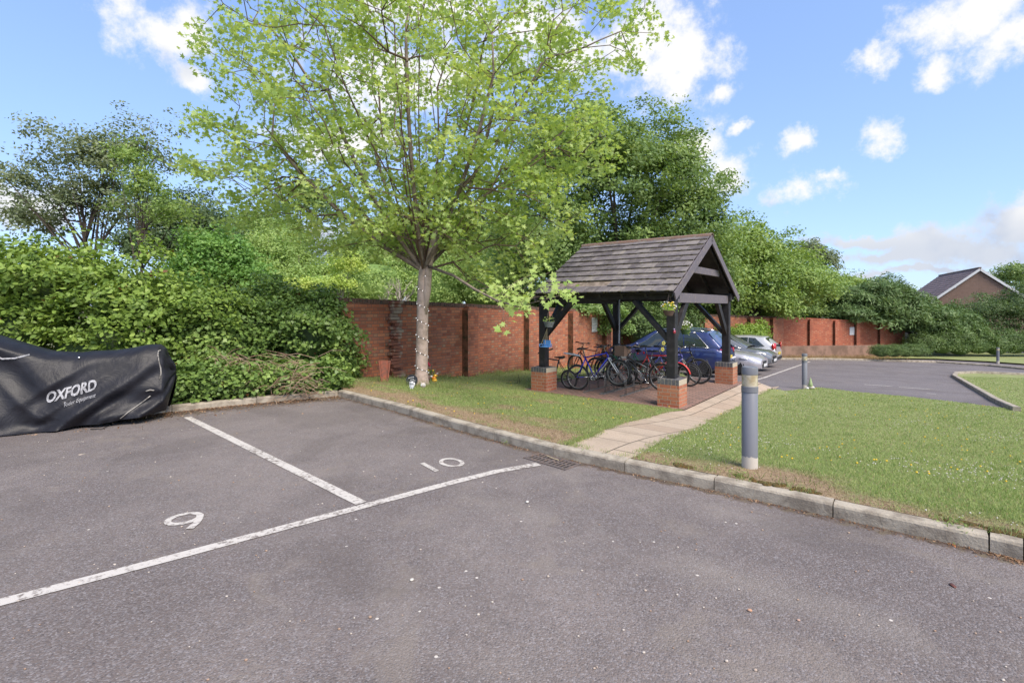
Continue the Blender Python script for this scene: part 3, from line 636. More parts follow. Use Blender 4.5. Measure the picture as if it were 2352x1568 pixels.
# ------------------------------------------------------------------ bollard lights
def base_paint():
    m, t, b = newmat('chipped_bollard_paint'); co = t.new('ShaderNodeTexCoord').outputs['Object']; s = t.new('ShaderNodeSeparateXYZ', {0: co})
    n = t.noise(co, 16, 4, .6); f = t.m('GREATER_THAN', t.m('ADD', s.outputs[2], t.m('MULTIPLY', t.m('SUBTRACT', n.outputs['Fac'], .5), .10)), .115)
    t.put(b.inputs['Base Color'], t.mix(f, (.46, .42, .37), (.17, .175, .20))); t.put(b.inputs['Roughness'], t.mix(f, (.9, .9, .9), (.42, .42, .42))); return m
M_['bollard'] = base_paint()
lensm = mat('yellowed_lens', (.36, .29, .17), .18, var=((.52, .47, .36), 8, .4, .6), coat=.5)
def bollard(loc, H, label):
    o = thing('bollard_light', label, 'bollard', loc, (0, 0, random.random() * 6), group='grey bollard lights'); r = .073
    b = MB(); b.lathe([(r, -.06), (r, H * .745), (r - .004, H * .75)], 32); b.build('tube', M_['bollard'], o, smooth=True, sharp=40)
    b = MB(); b.lathe([(r + .003, H * .752), (r + .003, H * .806), (r - .002, H * .81)], 32); b.build('collar', M_['metal_grey'], o, smooth=True, sharp=40)
    b = MB(); b.lathe([(r - .002, H * .811), (r - .001, H * .924)], 32); b.build('lens', lensm, o, smooth=True, sharp=40)
    b = MB(); b.lathe([(r + .001, H * .926), (r + .001, H * .985), (r - .004, H), (0, H + .001)], 32); b.build('cap', M_['metal_grey'], o, smooth=True, sharp=40); return o
p1 = L(1722, 1073); bollard(p1, 231 / F * p1.y, 'nearest and largest grey bollard light, on the bare patch by the front kerb')
p2 = L(1848, 892); bollard(p2, 80 / F * p2.y, 'grey bollard light at the lawn corner with a green gnome at its foot')
p3 = G(2292, 833, T, .09); bollard(p3, 35 / F * p3.y, 'small distant grey bollard light on the verge before the far hedge')
print('BOL', p1, p2, p3, 231 / F * p1.y, 80 / F * p2.y, 35 / F * p3.y)
# ------------------------------------------------------------------ leaves, crowns and trees
def star(n, r1, r2, w=1.0):
    return [(math.sin(PI * i / n) * (r1 if i % 2 == 0 else r2) * w, -math.cos(PI * i / n) * (r1 if i % 2 == 0 else r2)) for i in range(2 * n)]
SHP = {'oval': [(0, -.5), (.24, -.25), (.27, .08), (.12, .38), (0, .5), (-.12, .38), (-.27, .08), (-.24, -.25)],
       'small': [(0, -.5), (.28, 0), (0, .5), (-.28, 0)],
       'thin': [(0, -.5), (.11, -.1), (0, .5), (-.11, -.1)],
       'maple': [(0, -.5), (.10, -.22), (.42, -.30), (.26, -.05), (.50, .16), (.18, .14), (0, .52), (-.18, .14), (-.50, .16), (-.26, -.05), (-.42, -.30), (-.10, -.22)],
       'ivy': [(0, -.4), (.30, -.42), (.46, -.05), (.20, .12), (0, .5), (-.20, .12), (-.46, -.05), (-.30, -.42)],
       'blade': [(-.5, 0), (.5, 0), (.1, 1)]}
def leafmesh(name, ctr, nrm, size, m, shape='oval', parent=None, rng=RNG, fold=.18, rnd=None, updir=None):
    """many small leaf faces in one mesh; ctr, nrm: (N,3), size: (N,)"""
    ctr = np.asarray(ctr, np.float64); N = len(ctr); nrm = np.asarray(nrm, np.float64)
    nrm = nrm / (np.linalg.norm(nrm, axis=1, keepdims=True) + 1e-9)
    a = rng.normal(size=(N, 3)) if updir is None else np.asarray(updir) + rng.normal(size=(N, 3)) * .25
    t = a - nrm * (a * nrm).sum(1, keepdims=True); t /= (np.linalg.norm(t, axis=1, keepdims=True) + 1e-9); s = np.cross(t, nrm)
    q = np.array(SHP[shape]); K = len(q); size = np.broadcast_to(size, (N,))
    co = ctr[:, None, :] + size[:, None, None] * (s[:, None, :] * q[None, :, 0, None] + t[:, None, :] * q[None, :, 1, None] - nrm[:, None, :] * (np.abs(q[:, 0])[None, :, None] * fold + (q[:, 1] ** 2)[None, :, None] * fold))
    me = bpy.data.meshes.new(name); me.vertices.add(N * K); me.vertices.foreach_set('co', co.astype(np.float32).ravel())
    me.loops.add(N * K); me.loops.foreach_set('vertex_index', np.arange(N * K, dtype=np.int32))
    me.polygons.add(N); me.polygons.foreach_set('loop_start', np.arange(0, N * K, K, dtype=np.int32)); me.polygons.foreach_set('loop_total', np.full(N, K, np.int32))
    at = me.attributes.new('rnd', 'FLOAT', 'POINT'); rv = rng.random(N) if rnd is None else rnd; at.data.foreach_set('value', np.repeat(rv, K).astype(np.float32))
    me.materials.append(m); me.update(calc_edges=True); o = bpy.data.objects.new(name, me); C.objects.link(o); o.parent = parent; return o
def rdir(n, rng=RNG): v = rng.normal(size=(n, 3)); return v / np.linalg.norm(v, axis=1, keepdims=True)
def crown_pts(ells, nclump, per, cr, rng, flat=.6, shell=(.55, 1.03), down=0.0, noise=.22):
    """clumps spread through lumpy ellipsoids: returns leaf centres and outward normals"""
    vol = np.array([(e[1][0] * e[1][1] * e[1][2]) ** .67 for e in ells]); pr = vol / vol.sum(); cs = []; ns = []
    which = rng.choice(len(ells), nclump, p=pr)
    for k, e in enumerate(ells):
        n = int((which == k).sum())
        if not n: continue
        d = rdir(n, rng); d[:, 2] = np.where(d[:, 2] < -.45, -d[:, 2] * .5, d[:, 2]); c = np.array(e[0]); r = np.array(e[1])
        rad = shell[0] + (shell[1] - shell[0]) * rng.random(n) ** .55
        lump = 1 + noise * (np.sin(d[:, 0] * 5 + k) * np.sin(d[:, 1] * 4.3 + 2 * k) + np.sin(d[:, 2] * 6 + d[:, 0] * 3 + k))
        cs.append(c + d * r * (rad * lump)[:, None]); ns.append(d)
    cs = np.concatenate(cs); ns = np.concatenate(ns); M = len(cs)
    rr = cr * (.6 + .8 * rng.random(M)); off = rdir(M * per, rng).reshape(M, per, 3) * (rng.random((M, per, 1)) ** .45) * rr[:, None, None]
    off[:, :, 2] *= flat; off[:, :, 2] -= down * (off[:, :, 0] ** 2 + off[:, :, 1] ** 2) / cr
    P_ = (cs[:, None, :] + off).reshape(-1, 3); Nn = (ns[:, None, :] * .55 + np.array([0, 0, .55]) + rng.normal(size=(M, per, 3)) * .55).reshape(-1, 3)
    cl = np.repeat(rng.random(M), per); return P_, Nn, cl, cs
def Ep(px, py, Y, rx, ry, rd=None): c = P(px, py, Y); k = Y / F; return ((c.x, c.y, c.z), (rx * k, (rd if rd else (rx + ry) / 2) * k, ry * k))
M_['bark'] = mat('grey_brown_bark', (.16, .12, .095), .9, var=((.26, .21, .17), 9, .4, .65), bump=(25, .7))
M_['bark_dark'] = mat('dark_bark', (.06, .045, .038), .95, var=((.11, .085, .07), 8, .4, .65), bump=(25, .7))
M_['bark_pale'] = mat('pale_dead_bark', (.36, .31, .27), .9, var=((.24, .2, .17), 9, .4, .65))
def limbs(base, top_pts, r0, rng, sag=.12, n=5, m='bark_dark', fork=.35, parent=None, trunk_to=None, name='trunk'):
    b = MB(); base = Vector(base); tc_ = Vector(trunk_to) if trunk_to is not None else base + (sum((Vector(p) for p in top_pts), Vector()) / len(top_pts) - base) * .75
    pts = [base + (tc_ - base) * t + Vector((math.sin(t * 5) * .06, math.cos(t * 4) * .05, 0)) * (1 if 0 < t < 1 else 0) for t in np.linspace(0, 1, 8)]
    b.tube(pts, [r0 * (1.25 if i == 0 else 1 - .085 * i) for i in range(8)], 10)
    for p in top_pts:
        p = Vector(p); s_ = pts[rng.integers(3, 8)] if fork < 1 else pts[-1]; L_ = (p - s_).length; mid_ = (s_ + p) / 2 + Vector((rng.normal() * .05, rng.normal() * .05, sag)) * L_ * .5
        q = [s_ * (1 - t) ** 2 + mid_ * 2 * t * (1 - t) + p * t * t for t in np.linspace(0, 1, n)]
        b.tube(q, [max(.006, r0 * .42 * (1 - t * .9)) for t in np.linspace(0, 1, n)], 6)
    return b.build(name, M_[m], parent, smooth=True)
def tree(name, label, cat, base, ells, m, lsize, nclump, per, cr, seed=1, r0=.16, shape='small', bark='bark_dark', group=None, nl=14, **kw):
    rng = np.random.default_rng(seed); base = Vector(base); o = thing(name, label, cat, base, group=group)
    Pn, Nn, cl, cs = crown_pts(ells, nclump, per, cr, rng, **kw); b3 = np.array(base)
    leafmesh('crown', Pn - b3, Nn, lsize * (.65 + .7 * rng.random(len(Pn))), m, shape, o, rng, rnd=np.clip(cl * .6 + rng.random(len(Pn)) * .4, 0, 1))
    if nl: idx = rng.choice(len(cs), min(nl, len(cs)), replace=False); limbs((0, 0, -.3), [tuple(q) for q in (cs[idx] - b3)], r0, rng, m=bark, parent=o)
    return o
GRP = {}
def LM(n, a=None, b_=None, c_=None, **k):
    br = lambda c: tuple(min(.75, q * 1.38 + .014) for q in c)
    if n not in GRP: GRP[n] = leafmat(n, br(a), br(b_), br(c_), **k)
    return GRP[n]
maple_l = LM('maple_leaf', (.19, .28, .07), (.29, .38, .12), (.40, .46, .18), transl=.45)
oak_l = LM('deep_green_leaf', (.075, .130, .034), (.13, .20, .055), (.23, .30, .09))
mid_l = LM('mid_green_leaf', (.10, .165, .036), (.16, .24, .055), (.25, .31, .085))
dusk_l = LM('dusky_leaf', (.09, .12, .065), (.13, .165, .085), (.19, .21, .12))
birch_l = LM('pale_woodland_leaf', (.13, .22, .05), (.21, .30, .085), (.30, .36, .12))
yel_l = LM('yellow_leaf', (.22, .32, .06), (.31, .40, .09), (.40, .42, .12))
con_l = LM('conifer_spray', (.050, .085, .024), (.080, .135, .038), (.13, .19, .055), transl=.2)
hedge_l = LM('hedge_leaf', (.045, .080, .020), (.075, .125, .030), (.12, .17, .045), transl=.2)
bram_l = LM('bramble_leaf', (.065, .12, .020), (.14, .215, .034), (.25, .33, .065), transl=.3, brown=.06)
ivy_l = LM('ivy_leaf', (.055, .10, .022), (.11, .18, .038), (.23, .31, .075), transl=.28, rough=.4, brown=.06)

# --- the big maple on the lawn: limbs grown towards points spread through the crown
tb = L(968, 884)
TY = tb.y; print('MAPLE', tb)
def grow_maple():
    rng = np.random.default_rng(11)
    o = thing('maple_tree', 'tall light green maple with pale trunk on the lawn before the brick wall', 'tree', tb)
    k = TY / F; fork = P(972, 622, TY) - tb
    fx, fy, fz = fork
    E = [((P(915, 235, TY) - tb), (455 * k, 330 * k, 365 * k), 950), ((P(880, 430, TY) - tb), (385 * k, 290 * k, 120 * k), 150), ((P(1150, 480, TY) - tb), (200 * k, 220 * k, 150 * k), 120),
         ((P(560, 400, TY) - tb), (185 * k, 150 * k, 120 * k), 70), ((P(960, 520, TY) - tb), (270 * k, 230 * k, 75 * k), 110), ((P(1000, 60, TY) - tb), (380 * k, 300 * k, 200 * k), 90), ((P(1340, 90, TY) - tb), (180 * k, 200 * k, 130 * k), 90), ((P(1290, 330, TY) - tb), (150 * k, 150 * k, 90 * k), 60), ((P(1130, 620, TY) - tb), (110 * k, 100 * k, 60 * k), 30), ((P(640, 120, TY) - tb), (170 * k, 200 * k, 170 * k), 40)]
    A = []
    for c, r, n in E:
        d = rdir(n, rng); rad = .30 + .70 * rng.random(n) ** .6; A.append(np.array(c) + d * np.array(r) * rad[:, None])
    A = np.concatenate(A); A = A[A[:, 2] > fork.z - .3]
    q = np.array([P(1000 + 65 * i, 640 + 12 * i, TY - .45 * i) - tb for i in range(5)]); A = np.concatenate([A, q[1:4]])
    d0 = np.linalg.norm(A - np.array(fork), axis=1); A = A[np.argsort(d0)]
    nodes = [np.array([0, 0, 0.]), np.array(fork)]; par = [-1, 0]; plen = [0, 0]
    lead = [fork + Vector((.02, 0, .9)), fork + Vector((.10, .1, 2.0)), fork + Vector((-.02, .2, 3.4)), fork + Vector((.1, .2, 5.0))]
    for q_ in lead: nodes.append(np.array(q_)); par.append(len(nodes) - 2); plen.append(plen[-1] + 1.0)
    # first scaffold limbs
    for i in range(24):
        a = 2 * PI * i / 24 * 2.6; el_ = R(24 + 56 * ((i * 7) % 24) / 24); Ln = 4.2; st = 1 if i % 3 else 2; p0 = nodes[st]; last = st
        for j in range(1, 5):
            t = j / 4; e2 = el_ + .22 * t; p = p0 + np.array([math.cos(a) * math.cos(e2), math.sin(a) * math.cos(e2), math.sin(e2)]) * Ln * t; nodes.append(p); par.append(last); plen.append(plen[last] + Ln / 4 * .55); last = len(nodes) - 1
    def add(p, kk=None):
        NA = np.array(nodes); d = np.linalg.norm(NA - p, axis=1) + .42 * np.array(plen); d[0] = 1e9
        j = int(np.argmin(d)); a = NA[j]; dist = np.linalg.norm(p - a); n = max(1, int(dist / .45)); gp = NA[par[j]] if par[j] >= 0 else a - np.array([0, 0, 1]); dr = a - gp; dr = dr / (np.linalg.norm(dr) + 1e-9) * dist * .35
        last = j
        for i in range(1, n + 1):
            t = i / n; c = a * (1 - t) ** 2 + (a + dr) * 2 * t * (1 - t) + p * t * t + (rng.normal(size=3) * .02 if i < n else 0); nodes.append(c); par.append(last); plen.append(plen[last] + dist / n); last = len(nodes) - 1
        return last
    tips = [add(p) for p in A]
    N = len(nodes); cnt = np.zeros(N)
    for t in tips: cnt[t] += 1
    for i in range(N - 1, 0, -1): cnt[par[i]] += cnt[i]
    rad = .0048 * np.maximum(cnt, 1) ** .45; rad = np.minimum(rad, .050)
    kids = [[] for _ in range(N)]
    for i in range(1, N): kids[par[i]].append(i)
    b = MB(); big = MB()
    stack = [(1, None)]; 
    def chain(start, first):
        pts = [nodes[start], nodes[first]]; rs = [min(rad[start], rad[first] * 1.25), rad[first]]; cur = first
        while kids[cur]:
            ks = sorted(kids[cur], key=lambda q: -cnt[q]); nx = ks[0]
            for q in ks[1:]: todo.append((cur, q))
            pts.append(nodes[nx]); rs.append(rad[nx]); cur = nx
        (big if rs[1] > .03 else b).tube([Vector(p) for p in pts], [float(r) for r in rs], 7 if rs[1] > .03 else 4, caps=False)
    todo = [(1, q) for q in kids[1]]
    while todo: s_, f_ = todo.pop(); chain(s_, f_)
    # trunk with a flare at the foot and the twin stem
    prof = [(-.15, .22), (0, .175), (.12, .150), (.35, .135), (1.0, .128), (2.0, .120), (float(fork.z) - .25, .112), (float(fork.z) + .15, .085)]
    tr = MB(); tr.tube([Vector((fx * max(0, z) / fork.z, fy * max(0, z) / fork.z, z)) for z, _ in prof], [r for _, r in prof], 20)
    tr.tube([Vector((fx * .62 + .06, -.05, fork.z * .62)), Vector((fx * .8 + .10, -.06, fork.z * .82)), fork + Vector((.12, -.02, .1)), fork + Vector((.28, -.05, .9))], [.05, .085, .085, .06], 12)
    tro = tr.build('trunk', mat('pinkish_grey_bark', (.50, .38, .32), .85, var=((.34, .26, .21), 5, .4, .62), bump=(18, .8)), o, smooth=True)
    big.build('limbs', M_['bark'], o, smooth=True); b.build('twigs', mat('reddish_twig', (.12, .075, .055), .85), o, smooth=True)
    NA = np.array(nodes); tipn = np.where((cnt <= 2.5) & (np.arange(N) > 25))[0]
    M = len(tipn); per = 37; off = rdir(M * per, rng).reshape(M, per, 3) * (.05 + .30 * rng.random((M, per, 1)) ** .8); off[:, :, 2] *= .75; off[:, :, 2] -= .05
    Pn = (NA[tipn][:, None, :] + off).reshape(-1, 3); Nn = (np.array([0, 0, .8]) + rng.normal(size=(M, per, 3)) * .6).reshape(-1, 3)
    print('maple leaves', len(Pn), 'nodes', N)
    leafmesh('crown', Pn, Nn, .105 * (.65 + .7 * rng.random(len(Pn))), maple_l, 'maple', o, rng, fold=.25, rnd=np.clip(np.repeat(rng.random(M), per) * .6 + rng.random(M * per) * .4, 0, 1))
    # the low branch that droops in front of the shelter's corner
    return o, fork
maple, fork = grow_maple()
rng = np.random.default_rng(5)
b = MB(); pts = [P(985, 612, TY - .1) - tb, P(1040, 632, TY - .8) - tb, P(1090, 664, TY - 1.6) - tb, P(1140, 690, TY - 2.3) - tb, P(1190, 704, TY - 2.9) - tb, P(1225, 704, TY - 3.3) - tb]
b.tube(pts, [.035, .03, .024, .018, .012, .006], 7)
sub = []
for i in range(9):
    s_ = pts[2] + (pts[5] - pts[2]) * rng.random(); e_ = s_ + Vector((rng.uniform(-.1, .7), rng.uniform(-.5, .3), rng.uniform(-.1, .5))); b.tube([s_, (s_ + e_) / 2 + Vector((0, 0, .06)), e_], [.008, .006, .003], 4); sub += [s_ + (e_ - s_) * t for t in (.4, .7, 1)]
e_ = P(1310, 672, TY - 4.1) - tb; b.tube([pts[4], (pts[4] + e_) / 2, e_], [.009, .006, .003], 4); sub += [e_, e_ + Vector((-.12, 0, .02))] * 2
for q in ((1150, 740), (1262, 655), (1240, 640), (1205, 690), (1290, 668)): sub.append(P(q[0], q[1], TY - 3.6) - tb)
b.tube([pts[3], P(1158, 715, TY - 3) - tb, P(1152, 742, TY - 3) - tb], [.005, .004, .003], 4)
b.build('low_branch', M_['bark'], maple, smooth=True)
q = np.repeat(np.array([tuple(s_) for s_ in sub]), 6, 0); q = q + rng.normal(size=q.shape) * .10
leafmesh('low_branch_leaves', q, np.array([0, -.5, .6]) + rng.normal(size=q.shape) * .4, .115 * (.7 + .6 * rng.random(len(q))), LM('fresh_maple_leaf', (.19, .29, .06), (.27, .36, .10), (.35, .42, .15), transl=.4), 'maple', maple, rng, fold=.2)

# --- trees behind the wall and along the far edge
def gb(px, Y): x = (px - HX) / F * Y; return Vector((x, Y, Tf(x, Y)))
tree('oak_tree', 'broad deep green tree rising behind the shelter roof', 'tree', gb(1430, 27), [Ep(1330, 400, 25, 170, 165), Ep(1475, 400, 26, 150, 135), Ep(1570, 505, 27, 105, 130), Ep(1250, 560, 24, 120, 130), Ep(1420, 600, 27, 200, 130), Ep(1320, 640, 24, 120, 75), Ep(1500, 665, 25.5, 150, 65), Ep(1600, 600, 27, 70, 110)],
     oak_l, .17, 1650, 80, .75, seed=2, r0=.3, noise=.16)
tree('lime_tree', 'mid green tree just right of the shelter roof', 'tree', gb(1720, 33), [Ep(1700, 610, 31, 80, 115), Ep(1790, 650, 33, 90, 95), Ep(1655, 640, 29, 50, 100), Ep(1720, 700, 31, 110, 45)], mid_l, .19, 820, 80, .75, seed=3, r0=.25, noise=.16, group='trees beyond the wall')
tree('lime_tree', 'smaller mid green tree left of the conifers', 'tree', gb(1860, 40), [Ep(1855, 660, 38, 62, 65), Ep(1905, 690, 41, 50, 45), Ep(1850, 705, 38, 60, 36)], mid_l, .2, 420, 70, .8, seed=4, r0=.2, group='trees beyond the wall')
tree('poplar_tree', 'distant open crowned dusky tree rising above the tree line', 'tree', gb(1880, 52), [Ep(1862, 585, 52, 36, 34), Ep(1895, 605, 52, 30, 32)], dusk_l, .24, 120, 45, .8, seed=5, r0=.25)
tree('birch_tree', 'pale green round topped tree behind the conifers', 'tree', gb(1960, 50), [Ep(1958, 665, 50, 45, 34)], mid_l, .22, 110, 60, .9, seed=6, r0=.2)
tree('distant_trees', 'low distant dark trees left of the house roof', 'trees', gb(2070, 110), [Ep(2070, 680, 110, 34, 22), Ep(2110, 690, 110, 30, 18), Ep(2030, 692, 110, 22, 14)], oak_l, .45, 110, 40, 1.6, seed=7, nl=3)['kind'] = 'stuff'
tree('oak_tree', 'dusky green tree at the right edge behind the house', 'tree', gb(2340, 60), [Ep(2335, 645, 60, 45, 38), Ep(2350, 690, 60, 40, 35)], oak_l, .26, 150, 55, .9, seed=8, r0=.25)
for i, (px, py, Y, rx, ry, lb) in enumerate([(1960, 702, 36.5, 62, 45, 'leftmost leylandii conifer drooping over the bright end wall'), (2030, 698, 36.5, 62, 62, 'tallest leylandii conifer above the small white sign'), (2100, 722, 37, 66, 44, 'low spreading conifer below the house eaves'), (2165, 738, 38, 62, 38, 'conifer hanging over the end of the orange wall')]):
    tree('conifer', lb, 'conifer', gb(px, Y), [Ep(px, py, Y, rx, ry), Ep(px + 15, py + 18, Y - 1, rx * .9, ry * .7)], con_l, .30, 380, 70, .75, seed=20 + i, r0=.15, shape='thin', group='leylandii conifers', down=.35, flat=.4, nl=8)
tree('shrub', 'large loose grey green shrub in front of the house gable', 'shrub', gb(2270, 41), [Ep(2260, 728, 41, 60, 52), Ep(2320, 715, 41, 60, 55), Ep(2375, 735, 40, 60, 80), Ep(2200, 748, 41, 56, 34)], LM('grey_green_leaf', (.04, .075, .025), (.07, .115, .035), (.11, .15, .055)), .13, 520, 70, .6, seed=30, r0=.08, nl=18)
tree('shrub', 'dark green shrub between the conifers and the house shrub', 'shrub', gb(2120, 39.5), [Ep(2120, 748, 39.5, 60, 28), Ep(2190, 756, 39.5, 60, 26)], con_l, .15, 240, 70, .5, seed=31, r0=.06, nl=8)
def hedge(name, label, ells, m, ls, nc, per, cr, seed, core=None, cat='hedge', shape='small', **kw):
    rng = np.random.default_rng(seed); c0_ = Vector(ells[0][0]); o = thing(name, label, cat, (c0_.x, c0_.y, Tf(c0_.x, c0_.y)))
    Pn, Nn, cl, cs = crown_pts(ells, nc, per, cr, rng, **kw); o3 = np.array(o.location)
    leafmesh('foliage', Pn - o3, Nn, ls * (.65 + .7 * rng.random(len(Pn))), m, shape, o, rng, rnd=np.clip(cl * .55 + rng.random(len(Pn)) * .45, 0, 1))
    b = MB()
    for c, r in ells:
        c = Vector(c) - o.location; kk = .60 if cat in ('bush',) else .74 if name == 'ivy_hedge' else .80; b.ball((c.x, c.y, c.z - r[2] * .1), (r[0] * kk, r[1] * kk * .9, r[2] * kk), 12, 8)
    if core is not False: b.build('inner_core', core or GRP['hedge_leaf'], o, smooth=True)  # added solid leaf-coloured core that keeps gaps between the leaves opaque
    return o
hedge('clipped_hedge', 'low neatly clipped box hedge at the end of the orange wall', [Ep(2024 + 28 * i, 806, 31 + .1 * i, 24, 15, 18) for i in range(4)], hedge_l, .05, 420, 60, .22, 40, shell=(.85, 1.0), noise=.02)
hedge('hedge', 'long loose dark hedge behind the far grass verge', [Ep(2120 + 42 * i, 789 - (i % 2) * 3, G(2120 + 42 * i, 824).y + 1.2, 36, 29, 26) for i in range(8)], hedge_l, .09, 900, 60, .4, 41, shell=(.8, 1.03), noise=.06)
hedge('shrub', 'light green bush against the wall behind the parked cars', [Ep(1690, 770, 28.2, 60, 22, 22), Ep(1735, 762, 28.6, 32, 22, 22)], LM('bright_bush', (.12, .2, .04), (.19, .28, .05), (.26, .34, .08)), .11, 190, 50, .35, 42, core=False, cat='shrub')
hedge('shrub', 'dark glossy evergreen shrub behind the shelter beside the blue car', [Ep(1465, 745, 22.6, 34, 55, 36), Ep(1520, 738, 23, 48, 50, 40), Ep(1575, 745, 24, 40, 42, 36)], hedge_l, .11, 340, 70, .42, 43, cat='shrub')
tree('overhanging_branch', 'leafy pale green branch hanging over the wall behind the shelter', 'branch', P(1395, 690, 21.5), [Ep(1375, 716, 20.6, 46, 20), Ep(1415, 742, 21.0, 28, 42), Ep(1340, 708, 20.0, 22, 14)], LM('pale_top_leaf', (.07, .14, .03), (.14, .22, .06), (.28, .36, .16)), .13, 90, 40, .32, seed=44, r0=.02, nl=6)
# woodland left of the maple, beyond the hedge and wall
tree('willow_tree', 'airy dusky tree leaning at the left edge of the picture', 'tree', gb(235, 17), [Ep(205, 370, 17, 120, 90), Ep(60, 430, 16.5, 70, 70), Ep(310, 350, 17.5, 95, 70), Ep(40, 500, 16, 60, 50), Ep(170, 470, 17, 90, 60), Ep(240, 440, 17, 80, 90), Ep(300, 500, 17, 70, 60), Ep(110, 520, 17, 80, 50)], dusk_l, .11, 640, 30, .40, seed=50, r0=.09, nl=26, shape='small', shell=(.15, 1.1), noise=.35)
tree('sapling', 'loose yellow green sapling sprays in front of the leaning dusky tree', 'tree', gb(320, 14), [Ep(330, 440, 14, 55, 85), Ep(300, 370, 14, 40, 50), Ep(390, 500, 14, 50, 60)], mid_l, .09, 170, 24, .34, seed=55, r0=.05, nl=16, shell=(.2, 1.1), noise=.3)
tree('oak_tree', 'dense dark tree behind the hedge between the willow and the maple', 'tree', gb(430, 30), [Ep(420, 520, 30, 95, 85), Ep(500, 590, 29, 90, 80), Ep(350, 570, 28, 70, 60)], LM('olive_dark_leaf', (.04, .07, .025), (.06, .1, .035), (.09, .13, .05)), .17, 560, 60, .7, seed=51, r0=.25)
tree('oak_tree', 'far dark tree seen through the lower crown of the maple', 'tree', gb(620, 42), [Ep(620, 540, 42, 95, 60), Ep(700, 470, 45, 60, 60), Ep(860, 560, 44, 70, 50)], oak_l, .24, 430, 50, .9, seed=52, r0=.3)
tree('ash_tree', 'leafy young tree over the hedge left of the pale trunks', 'tree', gb(520, 19), [Ep(500, 580, 19, 75, 60), Ep(560, 640, 19, 60, 50), Ep(440, 640, 18, 60, 50)], LM('fresh_green_leaf', (.06, .15, .03), (.11, .22, .045), (.2, .32, .07)), .13, 300, 45, .5, seed=53, r0=.1)
for i, (px, py, Y, rx, ry, lb) in enumerate([(620, 590, 25, 55, 75, 'slender pale green birch with thin trunks above the hedge'), (690, 610, 27, 50, 70, 'second slender birch, in front of the sky gap'), (750, 640, 26, 45, 50, 'shorter birch beside the yellow tree'), (880, 610, 29, 70, 55, 'feathery birch just left of the maple trunk'), (1040, 620, 30, 90, 60, 'feathery birch just right of the maple trunk')]):
    tree('birch_tree', lb, 'tree', gb(px, Y), [Ep(px, py, Y, rx, ry)], birch_l if i % 2 == 0 else mid_l, .12, 170, 34, .55, seed=60 + i, r0=.07, bark='bark_pale', nl=16, group='birches in the wood', shell=(.2, 1.0))
tree('yellow_tree', 'bright yellow green young tree in the wood left of the maple trunk', 'tree', gb(800, 22), [Ep(800, 610, 22, 36, 38), Ep(770, 655, 21.5, 50, 20), Ep(690, 655, 21, 45, 14)], yel_l, .11, 130, 36, .4, seed=70, r0=.05, bark='bark_pale')
rng = np.random.default_rng(77); b = MB(); bb = gb(905, 21); o = thing('dead_tree', 'leafless pale dead tree standing in the wood behind the wall', 'tree', bb)
def twig(p, d, r, Ln, lv):
    e = p + d * Ln; b.tube([p, (p + e) / 2 + Vector(rng.normal(size=3) * Ln * .04), e], [r, r * .8, r * .6], 5)
    if lv:
        for _ in range(3): twig(p + (e - p) * rng.uniform(.4, 1), (d + Vector(rng.normal(size=3) * .38)).normalized(), r * .55, Ln * .62, lv - 1)
h_ = (P(905, 640, 21).z - bb.z); twig(Vector((0, 0, 0)), Vector((0, 0, 1)), .07, h_ * .55, 4); twig(Vector((.1, 0, h_ * .3)), Vector((.2, 0, 1)).normalized(), .05, h_ * .4, 4); b.build('trunk', M_['bark_pale'], o, smooth=True)
# the hedge bank on the left: a tall bramble shrub and an ivy covered mass that buries the wall's end
hedge('bramble_bush', 'huge light green leafy bush rising behind the covered motorcycle', [Ep(120, 655, 9.6, 150, 110, 110), Ep(300, 690, 9.7, 130, 95, 100), Ep(30, 740, 9.2, 130, 130, 100), Ep(220, 800, 9.4, 150, 120, 90), Ep(420, 735, 10.0, 110, 90, 90), Ep(-120, 690, 9.0, 140, 160, 120), Ep(-330, 740, 8.6, 150, 150, 130), Ep(-560, 760, 8.3, 160, 150, 130)],
      bram_l, .086, 2250, 24, .26, 80, shape='oval', shell=(.70, 1.12), noise=.25, cat='bush')
hedge('ivy_hedge', 'dark glossy ivy hedge swallowing the left end of the brick wall', [Ep(700, 760, 11.2, 105, 95, 90), Ep(600, 740, 11.4, 110, 80, 90), Ep(500, 800, 10.2, 120, 95, 80), Ep(760, 840, 11.3, 62, 55, 55), Ep(420, 850, 9.9, 110, 65, 60), Ep(640, 850, 10.9, 100, 50, 50), Ep(775, 752, 11.9, 40, 50, 55), *[Ep(px, 893 - .06 * (px - 400), G(px, 944 - .09 * (px - 400)).y + .42, 60, 42, 34) for px in (380, 440, 500, 560, 625, 690, 745)]],
      ivy_l, .075, 2400, 28, .24, 81, shape='ivy', shell=(.74, 1.08), noise=.16)
# bare brown twigs spilling over the kerb
rng = np.random.default_rng(90); b = MB(); tw0 = G(700, 905)
for i in range(240):
    p = P(rng.uniform(590, 800), 0, 10.4); yk = G(p.x / 10.4 * F + HX, 917).y; p = Vector((p.x, yk + rng.uniform(-.22, .12), Tf(p.x, 10) + rng.uniform(.05, .78))); d = Vector((rng.normal() * .8 - .3, -.35 + rng.normal() * .3, rng.normal() * .25 + .0)).normalized(); Ln = rng.uniform(.2, .62)
    b.tube([p - tw0, p + d * Ln * .5 + Vector((0, 0, .03)) - tw0, p + d * Ln + Vector((0, 0, -.06)) - tw0], [.006, .005, .002], 4)
o = b.build('dead_twigs', mat('dry_brown_twigs', (.24, .14, .09), .9, var=((.36, .27, .19), 6, .4, .6)), None); o.location = tw0; tag(o, 'heap of bare dry brown twigs spilling from the hedge over the kerb', 'twigs', kind='stuff')

